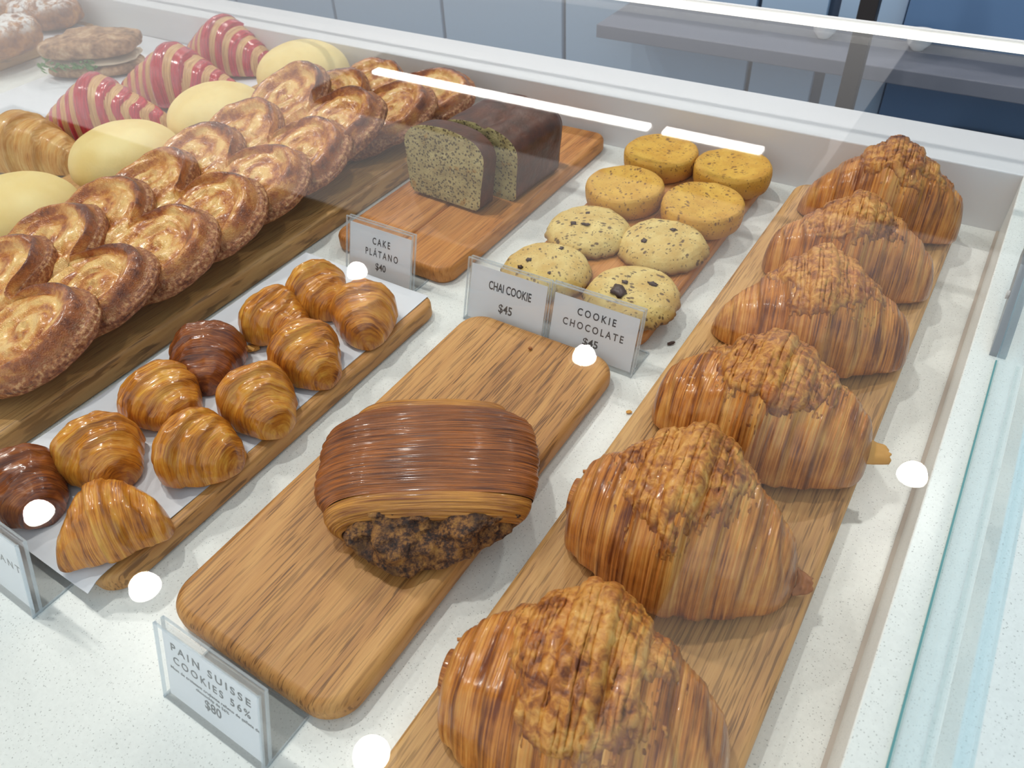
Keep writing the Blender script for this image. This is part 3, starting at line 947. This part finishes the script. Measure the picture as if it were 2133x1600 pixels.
PB = BT + 0.004
PAL = [(-0.760, 0.234, -17, 17, 'palmier nearest the left bottom edge of its board, lying in front of the row'),
       (-0.768, 0.308, -13, 18, 'second palmier from the near end of the leaning row'),
       (-0.767, 0.380, -6, 19, 'third palmier from the near end, its front ear with dark curled rim'),
       (-0.775, 0.457, -6, 19, 'fourth palmier from the near end of the leaning row, pale golden front ear'),
       (-0.783, 0.536, -5, 19, 'fifth palmier from the near end of the leaning row'),
       (-0.786, 0.613, -4, 20, 'sixth palmier from the near end of the leaning row'),
       (-0.788, 0.696, -16, 24, 'large pale palmier beside the cake with tall left ear'),
       (-0.770, 0.776, -2, 18, 'palmier right behind the large pale one, deep amber colour'),
       (-0.765, 0.850, 4, 14, 'farthest palmier, beside the back wall of the case')]
for i, (x, y, yaw, tilt, lab) in enumerate(PAL):
    t = thing('palmier', lab, 'palmier', (x, y, PB), math.radians(yaw), 'palmiers leaning in a row')
    V, fc, gr, sd = palmier_mesh(300 + i)
    a = math.radians(tilt)
    Rm = np.array([[1, 0, 0], [0, math.cos(a), -math.sin(a)], [0, math.sin(a), math.cos(a)]])
    V = V @ Rm.T
    V[:, 2] -= V[:, 2].min()
    V[:, 1] -= 0.012
    V *= (1.07, 1.06, 1.05, 1.05, 1.05, 1.05, 1.12, 1.0, 1.0)[i]
    mesh_obj('palmier_pastry', V, fc, M['palmier'], t, True, None, {'groove': gr, 'side': sd})

# ------------------------------------------------------------------ conchas
CON = [(40, 450, 'yellow concha cut off by the left edge of the photo'), (265, 330, 'yellow concha right of the golden iced croissant'),
       (457, 243, 'yellow concha in front of the middle red striped croissant'), (632, 150, 'yellow concha nearest the back wall')]
for i, (px, py, lab) in enumerate(CON):
    p = at(px, py, 0.055)
    t = thing('concha', lab, 'sweet bun', (p.x, p.y, PB), 0.3 * i, 'yellow conchas in a row')
    nu, nv = 44, 96
    for nm, zlo, mat_, rad, hh in (('bun_base', 0.0, M['bun'], 0.067, 0.028), ('sugar_crust', 0.016, M['concha'], 0.074, 0.072)):
        a = np.linspace(-0.55 if nm == 'sugar_crust' else -PI / 2, PI / 2, nu); b = np.linspace(0, 2 * PI, nv)
        Aa, Bb = np.meshgrid(a, b, indexing='ij')
        c_ = np.sign(np.cos(Aa)) * np.abs(np.cos(Aa)) ** 0.85
        rr = rad * c_ * (1 + 0.02 * vn(np.cos(Bb) * 1.5, np.sin(Bb) * 1.5, 0, i + 3))
        if nm == 'sugar_crust':
            z = zlo + 0.008 + np.where(Aa > 0, (hh - zlo - 0.008) * np.abs(np.sin(Aa)) ** 0.95, 0.013 * np.sin(Aa))
        else:
            z = hh / 2 * (1 + np.sin(Aa))
        z = z + 0.0015 * fbm(rr * np.cos(Bb) * 25, rr * np.sin(Bb) * 25, 0, i + 11, 3) * np.clip(np.sin(Aa), 0, 1)
        v = np.stack([rr * np.cos(Bb), rr * np.sin(Bb), z], -1)
        mesh_obj(nm, v.reshape(-1, 3), grid_faces(nu, nv), mat_, t)

# ------------------------------------------------------------------ cookies
CK = [((1378, 310), 'chai', 'chai cookie at the far left corner of the cookie board'), ((1528, 341), 'chai', 'chai cookie at the far right corner of the cookie board, nearest the back wall light'),
      ((1302, 380), 'chai', 'chai cookie in the left column behind the chocolate chip cookies'), ((1465, 417), 'chai', 'chai cookie in the right column behind the chocolate chip cookies'),
      ((1226, 463), 'choc', 'chocolate chip cookie in the left column beside the banana cake board'), ((1382, 493), 'choc', 'chocolate chip cookie in the right column in front of a chai cookie'),
      ((1137, 545), 'choc', 'chocolate chip cookie behind the chai cookie sign'), ((1318, 598), 'choc', 'chocolate chip cookie with a large chocolate chunk behind the chocolate cookie sign')]
for i, ((px, py), kind, lab) in enumerate(CK):
    p = at(px, py, 0.019 + (0.028 if kind == 'chai' else 0.020))
    if kind == 'chai':
        pts = [(0.0, 0.0), (0.040, 0.0), (0.0455, 0.002), (0.0475, 0.009), (0.0480, 0.020), (0.0470, 0.0255), (0.0445, 0.0280), (0.040, 0.0282), (0.030, 0.0265), (0.018, 0.0255), (0.0, 0.0252)]
    else:
        pts = [(0.0, 0.0), (0.044, 0.0), (0.0495, 0.0015), (0.0505, 0.005), (0.0480, 0.010), (0.0455, 0.0145), (0.041, 0.0185), (0.032, 0.0215), (0.018, 0.0232), (0.0, 0.0238)]
    pr = np.array(pts); seg = np.linspace(0, len(pr) - 1, 60)
    rr = np.interp(seg, range(len(pr)), pr[:, 0]); zz = np.interp(seg, range(len(pr)), pr[:, 1])
    for _ in range(2):
        rr[1:-1] = (rr[:-2] + 2 * rr[1:-1] + rr[2:]) / 4; zz[1:-1] = (zz[:-2] + 2 * zz[1:-1] + zz[2:]) / 4
    nb = 110; b = np.linspace(0, 2 * PI, nb)
    Rr, Bb = np.meshgrid(rr, b, indexing='ij'); Zz = np.repeat(zz[:, None], nb, 1)
    am = 0.015 if kind == 'chai' else 0.035
    Rr = Rr * (1 + am * fbm(np.cos(Bb) * 2, np.sin(Bb) * 2, Zz * 20, 40 + i, 3))
    X, Y = Rr * np.cos(Bb), Rr * np.sin(Bb)
    upw = np.clip(Zz / 0.02, 0, 1)
    Zz = Zz + upw * ((0.0012 if kind == 'chai' else 0.0020) * fbm(X * 55, Y * 55, 0, 60 + i, 3))
    if kind != 'chai':
        ed = smoothstep(0.012, 0.003, Zz) * 0.003 * fbm(np.cos(Bb) * 9, np.sin(Bb) * 9, 0, 70 + i, 3)
        X, Y = X + ed * np.cos(Bb), Y + ed * np.sin(Bb)
    brown = smoothstep(0.012, 0.003, Zz) * 0.9 if kind != 'chai' else np.maximum(smoothstep(0.024, 0.004, Zz) * 0.75, 0.25 * smoothstep(0.034, 0.044, Rr))
    t = thing('chai_cookie' if kind == 'chai' else 'chocolate_chip_cookie', lab, 'cookie', (p.x, p.y, BT - 0.003), 0.9 * i, 'chai cookies' if kind == 'chai' else 'chocolate chip cookies')
    mesh_obj('cookie_dough', np.stack([X, Y, Zz], -1).reshape(-1, 3), grid_faces(60, nb), M['chai' if kind == 'chai' else 'choc_cookie'], t, True, None, {'brown': brown})
    if kind == 'choc':
        rs = random.Random(i)
        for k in range(4):
            big = (i == 7 and k == 0)
            a_, r_ = rs.uniform(0, 2 * PI), rs.uniform(0.008, 0.034)
            if big:
                a_, r_ = -PI / 2 - 0.5 - 0.9 * i, 0.018
            s_ = 0.0075 if big else rs.uniform(0.0018, 0.0034)
            bmc = bmesh.new(); bmesh.ops.create_icosphere(bmc, subdivisions=2, radius=1)
            for v in bmc.verts:
                k_ = 1 + 0.55 * math.sin(v.co.x * 5 + k) * math.cos(v.co.y * 4 + i)
                v.co = Vector((v.co.x * s_ * k_ * 1.3, v.co.y * s_ * k_, v.co.z * s_ * 0.45))
            o = bm_obj('chocolate_chip', bmc, M['chocolate'], t, True)
            o.location = (r_ * math.cos(a_), r_ * math.sin(a_), float(np.interp(r_, rr[::-1][:30], zz[::-1][:30])) + 0.0003)
            o.rotation_euler = (0, 0, rs.uniform(0, 3))

# ------------------------------------------------------------------ banana loaf
def loaf_section(hw_b, hw_t, h, dome, n=60):
    """closed outline (x, z) counter-clockwise from the lower left"""
    o = []
    rb = 0.006
    o += [(-hw_b + rb, 0.0)] + [(hw_b - rb, 0.0)]
    o += [(hw_b, rb)]
    for i in range(1, 12): o.append((hw_b + (hw_t - hw_b) * i / 11, rb + (h - rb) * i / 11))
    for i in range(1, 40):
        a = PI * i / 40
        c = math.cos(a)
        o.append((hw_t * np.sign(c) * abs(c) ** 0.78, h + dome * math.sin(a) ** 0.85))
    for i in range(11, 0, -1): o.append((-(hw_b + (hw_t - hw_b) * i / 11), rb + (h - rb) * i / 11))
    o += [(-hw_b, rb)]
    return np.array(o)


def loaf_piece(t, sec, ya, yb, seed, crack=True, caps=(True, False)):
    k = len(sec); ny = 40
    ys = np.linspace(ya, yb, ny)
    rows = []
    cen = np.array([0.0, 0.05])
    for y in ys:
        s = 1.0 if not (caps[1] is False) else 1.0 - 0.10 * smoothstep(yb - 0.018, yb, y) ** 2
        j = 1 + 0.018 * fbm(sec[:, 0] * 40, sec[:, 1] * 40, y * 40, seed, 3)
        P2 = cen + (sec - cen) * (j * s)[:, None]
        z = P2[:, 1].copy()
        if crack:
            z -= 0.006 * np.exp(-((sec[:, 0] - 0.012 - 0.006 * math.sin(y * 60)) / 0.004) ** 2) * (sec[:, 1] > 0.07)
        rows.append(np.stack([P2[:, 0], np.full(k, y), np.maximum(z, 0)], -1))
    A = np.array(rows)
    i = np.arange(ny - 1)[:, None] * k; j = np.arange(k)[None, :]; j2 = (j + 1) % k
    fc = np.stack([i + j, i + j2, i + k + j2, i + k + j], -1).reshape(-1, 4).tolist()
    if caps[1] is False: fc.append(list(range((ny - 1) * k, ny * k))[::-1])
    mesh_obj('crust', A.reshape(-1, 3), fc, M['cake_crust'], t)
    for end, y in ((0, -0.0004), (ny - 1, 0.0004)):
        if end and caps[1] is False: continue
        ring = A[end].copy(); c = ring.mean(0)
        inner = c + (ring - c) * 0.975
        rr_ = [inner + (c - inner) * q for q in np.linspace(0, 0.97, 14)]
        V = np.concatenate(rr_)
        V[:, 1] += y + 0.0012 * fbm(V[:, 0] * 120, V[:, 2] * 120, 0, seed + 4, 3)
        ii = np.arange(13)[:, None] * k
        f2 = np.stack([ii + j, ii + k + j, ii + k + j2, ii + j2], -1).reshape(-1, 4).tolist()
        f2.append(list(range(13 * k, 14 * k)))
        # the crust's own edge round the cut face
        V = np.concatenate([V, ring]); off = 14 * k
        f2 += np.stack([off + j[0], j[0], j2[0], off + j2[0]], -1).tolist()
        if end: f2 = [q[::-1] for q in f2]
        mesh_obj('crumb', V, f2, M['cake_crumb'], t, True)


sec = loaf_section(0.056, 0.0615, 0.060, 0.031)
lf = thing('banana_loaf', 'uncut part of the dark banana loaf cake standing on the two plank board', 'cake', (-0.530, 0.715, BT), math.radians(-4))
loaf_piece(lf, sec, 0.0, 0.105, 3)
sl = thing('banana_loaf_slice', 'slice of banana cake with pale speckled face leaning on the loaf', 'cake', (-0.553, 0.668, BT + 0.004), math.radians(-3))
sl.rotation_euler = (math.radians(-7), 0, math.radians(-3))
loaf_piece(sl, sec * [1.0, 1.0], 0.0, 0.026, 8, False, (True, True))

# ------------------------------------------------------------------ chocolate filled roll
ps = thing('pain_suisse', 'glossy brown layered roll with dark cookie filling spilling out of its open side', 'pastry', (-0.295, 0.298, BT), math.radians(36))
ns_, nw_ = 150, 130
HWX, HZ, DEP = 0.093, 0.051, 0.050


def arch(s, hw, hz):
    a = PI * (1 - s)
    c, q = np.cos(a), np.sin(a)
    x = hw * np.sign(c) * np.abs(c) ** 0.8
    z = hz * np.abs(q) ** 0.62
    tuck = smoothstep(0.6, 0.0, z / hz)
    return x * (1 - 0.22 * tuck), z


s = np.linspace(0, 1, ns_); wv_ = np.linspace(-1, 1, nw_)
Sg, Wg = np.meshgrid(s, wv_, indexing='ij')
k_ = 1 - np.where(Wg > 0, 0.26, 0.10) * np.abs(Wg) ** np.where(Wg > 0, 3.0, 3.5)
xx, zz = arch(Sg, HWX, HZ)
rid = 0.0007 * vn(Wg * DEP * 420 + 0.35 * vn(Sg * 6, Wg * 3, 0, 4), Sg * 3, 0, 6)
lumpy = 1 + 0.02 * fbm(Sg * 4, Wg * 2, 0, 9, 2) + rid / 0.05
X = xx * k_ * lumpy; Z = zz * k_ * lumpy
Yd = Wg * DEP + 0.004 * np.sin(Sg * 7)
mesh_obj('crust', np.stack([X, Yd, Z], -1).reshape(-1, 3), grid_faces(ns_, nw_)[:, ::-1], M['suisse'], ps, True, np.stack([Sg * 26, Wg * DEP * 100], -1).reshape(-1, 2))
for sg in (-1, 1):      # the cut, layered edges of the folded dough
    nr = 26
    q = np.linspace(0, 1, nr)
    Sg, Qg = np.meshgrid(s, q, indexing='ij')
    th_ = 0.014 + 0.004 * np.sin(Sg * PI)
    xo, zo = arch(Sg, HWX, HZ); kk = 0.90 if sg < 0 else 0.74
    xo, zo = xo * kk, zo * kk
    xi, zi = arch(Sg, HWX - 0.016, HZ - 0.017); xi, zi = xi * kk, zi * kk
    inn = 1 - np.cos(Qg * PI / 2)
    X = xo + (xi - xo) * inn; Z = zo + (zi - zo) * inn
    rid = 0.0006 * vn(Qg * 22, Sg * 5, 0, 14)
    Yd = sg * (DEP + 0.015 * np.sin(Qg * PI / 2) + rid) + 0.004 * np.sin(Sg * 7)
    f = grid_faces(ns_, nr); f = f if sg < 0 else f[:, ::-1]
    mesh_obj('layered_edge', np.stack([X, Yd, Z], -1).reshape(-1, 3), f, M['suisse_lip'], ps, True, np.stack([Sg * 26, Qg * 1.7], -1).reshape(-1, 2))
    if sg < 0:
        nr = 12
        q = np.linspace(0, 1, nr)
        Sg, Qg = np.meshgrid(s, q, indexing='ij')
        xi, zi = arch(Sg, HWX - 0.016, HZ - 0.017)
        o = mesh_obj('inner_fold', np.stack([xi * kk * (1 - 0.04 * Qg), -DEP - 0.015 + 0.058 * Qg + 0.004 * np.sin(Sg * 7), zi * kk * (1 - 0.08 * Qg)], -1).reshape(-1, 3),
                     grid_faces(ns_, nr), M['suisse_lip'], ps, True, np.stack([Sg * 26, Qg * 4], -1).reshape(-1, 2))
nu, nv = 110, 120
a = np.linspace(-PI / 2, PI / 2, nu); b = np.linspace(0, 2 * PI, nv)
Aa, Bb = np.meshgrid(a, b, indexing='ij')
cx_, sx_ = np.cos(Aa) * np.cos(Bb), np.cos(Aa) * np.sin(Bb)
X = 0.062 * np.sign(cx_) * np.abs(cx_) ** 0.92
Y = 0.042 * sx_ - 0.046
Z = 0.0180 + 0.0180 * np.sign(np.sin(Aa)) * np.abs(np.sin(Aa)) ** 0.7
lump = 1.25 * fbm(X * 38, Y * 38, Z * 38, 77, 4) + 0.5 * vn(X * 90, Y * 90, Z * 90, 5) + 0.25 * vn(X * 220, Y * 220, Z * 220, 6)
X = X * (1 + 0.14 * lump); Y = Y + 0.009 * lump * np.sign(sx_) ; Z = np.maximum(Z * (1 + 0.12 * lump), 0.0004)
Y = Y - (0.012 + 0.008 * np.cos(X * 40)) * smoothstep(0.026, 0.0, Z) * np.clip(-sx_, 0, 1)
mesh_obj('cookie_filling', np.stack([X, Y, Z], -1).reshape(-1, 3), grid_faces(nu, nv), M['filling'], ps)


# ------------------------------------------------------------------ signs
def text_mesh(name, body, size, parent, x, y, z, width=None, sp=1.0, xs=0.8):
    cu = bpy.data.curves.new(name, 'FONT')
    cu.body = body; cu.size = size; cu.space_character = sp; cu.align_x = 'CENTER'; cu.align_y = 'CENTER'
    cu.extrude = 0.00004; cu.offset = size * 0.018; cu.resolution_u = 3
    o = bpy.data.objects.new('lettering_curve', cu); COL.objects.link(o)
    bpy.context.view_layer.update()
    me = bpy.data.meshes.new_from_object(o.evaluated_get(bpy.context.evaluated_depsgraph_get()))
    bpy.data.objects.remove(o); bpy.data.curves.remove(cu)
    xs_ = [v.co.x for v in me.vertices]
    wd = max(xs_) - min(xs_); cxm = (max(xs_) + min(xs_)) / 2
    k = (width / wd) if width else xs
    for v in me.vertices: v.co.x = (v.co.x - cxm) * k
    me.materials.clear(); me.materials.append(M['ink']); me.name = name
    t = bpy.data.objects.new(name, me); t.location = (x, y, z)
    return link(t, parent)


def sign(label, px0, px1, base_y, lines, card_h=0.060, lean=17):
    """folded clear acrylic holder: leaning front pocket, back leaf and foot, with a paper card inside"""
    xw = px1 - px0; xc = (px0 + px1) / 2
    t = thing('price_sign', label, 'sign', (xc, base_y, 0), 0, 'clear acrylic price signs')
    a = math.radians(lean)
    hold = bpy.data.objects.new('holder', None)
    hw = xw / 2
    bm = bmesh.new()
    Rm = Matrix.Rotation(-a, 4, 'X')
    # local frame of the pocket: x across, z up along the slope, y to the back
    for (y0, y1, z0, z1) in ((0, 0.002, 0, 0.070), (0.0056, 0.0076, 0.0, 0.070), (0.002, 0.0056, 0.068, 0.070)):
        box_bm(bm, -hw, hw, y0, y1, z0, z1, 0.0005, 1)
    bmesh.ops.transform(bm, matrix=Rm, verts=bm.verts)
    box_bm(bm, -hw, hw, 0.0, 0.042, 0.0, 0.002, 0.0005, 1)
    bm_obj('acrylic_holder', bm, M['acrylic'], t)
    bm = bmesh.new()
    for sx_ in (-1, 1):
        for ya, yb in ((-0.0002, 0.0021), (0.0055, 0.0078)):
            box_bm(bm, sx_ * hw - 0.0005, sx_ * hw + 0.0005, ya, yb, 0.0, 0.0702)
    for ya, yb in ((-0.0002, 0.0012), (0.0066, 0.0078)):
        box_bm(bm, -hw, hw, ya, yb, 0.0694, 0.0706)
    bmesh.ops.transform(bm, matrix=Rm, verts=bm.verts)
    box_bm(bm, -hw, hw, 0.0412, 0.0422, 0.0, 0.0022)
    box_bm(bm, hw - 0.0004, hw + 0.0004, 0.0, 0.042, 0.0, 0.0022)
    box_bm(bm, -hw - 0.0004, -hw + 0.0004, 0.0, 0.042, 0.0, 0.0022)
    bm_obj('polished_edge', bm, M['acrylic_edge'], t)
    bm = box_bm(bmesh.new(), -hw + 0.003, hw - 0.003, 0.0032, 0.0036, 0.004, 0.004 + card_h)
    card = bm_obj('card', bm, M['card'], t)
    card.rotation_euler = (-a, 0, 0)
    for body, frac, size, width, sp, dx in lines:
        tx = text_mesh('lettering', body, size, card, dx * xw, 0.0031, 0.004 + card_h * (1 - frac), width * xw, sp)
        tx.rotation_euler = (PI / 2, 0, 0)
    return t


sign('clear sign reading CAKE PLÁTANO $40 in front of the banana cake board', -0.585, -0.491, 0.512,
     [('CAKE', 0.25, 0.0112, 0.27, 1.45, 0.02), ('PLÁTANO', 0.48, 0.0112, 0.5, 1.45, 0.03), ('$40', 0.73, 0.0115, 0.16, 1.0, 0.02)])
sign('clear sign reading CHAI COOKIE $45 left of the chocolate cookie sign', -0.414, -0.3175, 0.508,
     [('CHAI COOKIE', 0.30, 0.0128, 0.53, 1.0, 0.03), ('$45', 0.66, 0.0130, 0.17, 1.0, 0.0)])
sign('clear sign reading COOKIE CHOCOLATE $45 in front of the cookie board', -0.3155, -0.218, 0.510,
     [('COOKIE', 0.22, 0.0106, 0.43, 1.45, 0.02), ('CHOCOLATE', 0.47, 0.0106, 0.68, 1.45, 0.0), ('$45', 0.73, 0.0112, 0.17, 1.0, 0.0)], 0.056)
sign('clear sign reading PAIN SUISSE COOKIES 56% $80 before the single roll board', -0.351, -0.2555, 0.062,
     [('PAIN SUISSE', 0.18, 0.0092, 0.78, 1.4, 0.0), ('COOKIES 56%', 0.37, 0.0092, 0.76, 1.4, 0.0), ('Masa de croissant crujiente relleno de galleta de', 0.515, 0.0036, 0.88, 1.0, 0.02),
      ('chocochip de 56%', 0.59, 0.0036, 0.33, 1.0, 0.0), ('$80', 0.725, 0.0118, 0.165, 1.0, 0.0)])
sign('clear sign ending in ANT at the left edge, in front of the small croissants', -0.583, -0.4875, 0.05,
     [('MINI', 0.2, 0.0092, 0.3, 1.5, -0.09), ('CROISSANT', 0.42, 0.0092, 0.8, 1.5, 0.0)])

# ------------------------------------------------------------------ far left: paper, sandwich, dusted buns
nx, ny = 60, 40
gx, gy = np.meshgrid(np.linspace(-1.53, -1.085, nx), np.linspace(0.46, 0.9455, ny), indexing='ij')
gz = 0.0006 + 0.012 * smoothstep(0.925, 0.9455, gy) ** 2 + 0.0003 * (1 + vn(gx * 20, gy * 20))
tp = np.stack([gx, gy, gz], -1).reshape(-1, 3)
gf = grid_faces(nx, ny)
pl = mesh_obj('paper_liner', np.concatenate([tp, tp - [0, 0, 0.0004]]), np.concatenate([gf, gf[:, ::-1] + len(tp)]), M['paper'])
tag(pl, 'white paper sheet under the red striped croissants, its far edge turned up', 'paper')


def bread_blob(name, parent, hx, hy, h, z0, seed, m, flat=0.5, attrs=None, rough_=0.09):
    nu, nv = 56, 110
    a = np.linspace(-PI / 2, PI / 2, nu); b = np.linspace(0, 2 * PI, nv)
    Aa, Bb = np.meshgrid(a, b, indexing='ij')
    c = np.abs(np.cos(Aa)) ** flat
    sq = 1 / (np.abs(np.cos(Bb)) ** 3 + np.abs(np.sin(Bb)) ** 3) ** (1 / 3)
    X = hx * c * np.cos(Bb) * sq; Y = hy * c * np.sin(Bb) * sq
    Z = z0 + h * (0.5 + 0.5 * np.sign(np.sin(Aa)) * np.abs(np.sin(Aa)) ** 0.8)
    j = fbm(X * 30, Y * 30, Z * 30, seed, 4)
    X = X * (1 + rough_ * j); Y = Y * (1 + rough_ * j); Z = np.maximum(Z + h * 0.18 * j * smoothstep(-0.5, 0.5, np.sin(Aa)), z0)
    at_ = {'dust': smoothstep(0.1, 0.7, np.sin(Aa))} if attrs else None
    return mesh_obj(name, np.stack([X, Y, Z], -1).reshape(-1, 3), grid_faces(nu, nv), m, parent, True, None, at_)


pc = (at(78, 165, 0.01) + at(285, 135, 0.01)) / 2
sw = thing('ciabatta_sandwich', 'ciabatta sandwich with green leaves between the red striped croissants and the far left board', 'sandwich', (pc.x - 0.01, pc.y + 0.03, 0.0012), math.radians(32))
bread_blob('bread_bottom', sw, 0.085, 0.048, 0.022, 0.0, 3, M['ciabatta'])
bread_blob('ham', sw, 0.084, 0.046, 0.010, 0.020, 5, M['ham'])
bread_blob('bread_top', sw, 0.090, 0.052, 0.034, 0.031, 7, M['ciabatta'])
bm = bmesh.new()
rs = random.Random(4)
for i in range(60):
    x = rs.uniform(-0.085, 0.02); y = -0.046 + rs.uniform(-0.006, 0.004)
    if i > 45: x, y = -0.086 + rs.uniform(-0.008, 0.003), rs.uniform(-0.045, 0.0)
    z = rs.uniform(0.021, 0.032); l = rs.uniform(0.008, 0.018); a = rs.uniform(-0.9, 0.9); h = rs.uniform(0.0012, 0.0024)
    d = Vector((math.cos(a), -0.3 + rs.uniform(-0.3, 0.1), 0.35 * math.sin(a * 2))); d.normalize()
    u_ = Vector((0, 0, 1)) * h; p0 = Vector((x, y, z)); p1 = p0 + d * l
    mid_ = (p0 + p1) / 2 + Vector((0, -0.002, 0.001))
    vs = [bm.verts.new(q) for q in (p0 - u_, mid_ - u_ * 1.3, p1, mid_ + u_ * 1.3, p0 + u_)]
    bm.faces.new(vs)
g_ = bm_obj('salad_leaves', bm, M['greens'], sw); sm = g_.modifiers.new('thick', 'SOLIDIFY'); sm.thickness = 0.0006

board('serving_board', 'oak board with paper under the sugar dusted buns at the far left corner', -1.93, -1.638, 0.45, 0.935, BT, M['oak_pale'])
bp = box('paper_liner', -1.92, -1.652, 0.46, 0.915, BT, BT + 0.0006, M['paper'])
tag(bp, 'white paper on the far left board under the sugar dusted buns', 'paper')
for i, ((px, py), z, hx, lab) in enumerate([((95, 28), 0.05, 0.07, 'sugar dusted bun at the far end of the far left board'), ((5, 82), 0.05, 0.065, 'sugar dusted golden bun cut off by the left edge of the photo'),
                                            ((20, 5), 0.05, 0.065, 'sugar dusted bun at the top left corner of the photo')]):
    p = at(px, py, z)
    t = thing('dusted_bun', lab, 'sweet bun', (p.x, p.y, BT + 0.0006), 0.5 + i, 'sugar dusted buns')
    bread_blob('bun_body', t, hx, 0.05, 0.06, 0.0, 20 + i, M['dusted'], 0.6, True, 0.12)


# ------------------------------------------------------------------ crumbs
def crumb(name, label, px, py, z, s_, m):
    bmc = bmesh.new(); bmesh.ops.create_icosphere(bmc, subdivisions=2, radius=1)
    rs = random.Random(px)
    for v in bmc.verts:
        q = 1 + rs.uniform(-0.25, 0.25)
        v.co = Vector((v.co.x * s_[0] * q, v.co.y * s_[1] * q, v.co.z * s_[2] * q))
    zmin = min(v.co.z for v in bmc.verts)
    o = bm_obj(name, bmc, m)
    p = at(px, py, z); o.location = (p.x, p.y, z - zmin); o.rotation_euler = (0, 0, 0.9)
    tag(o, label, 'crumb')


crumb('chocolate_crumb', 'dark chocolate crumb on the stone right of the chocolate cookie sign', 1397, 718, 0.0, (0.0045, 0.0018, 0.0018), M['chocolate'])
crumb('pastry_flake', 'tiny yellow flake on the stone between the roll board and the big croissants', 1310, 860, 0.0, (0.003, 0.0022, 0.001), M['crumb_gold'])
crumb('pastry_crumb', 'tiny brown crumb on the far end of the single roll board', 1105, 728, BT, (0.0022, 0.0018, 0.0014), M['bun'])
crumb('pastry_flake', 'pale flake of pastry among the small croissants on the parchment', 528, 730, 0.0212, (0.008, 0.005, 0.003), M['crumb_gold'])
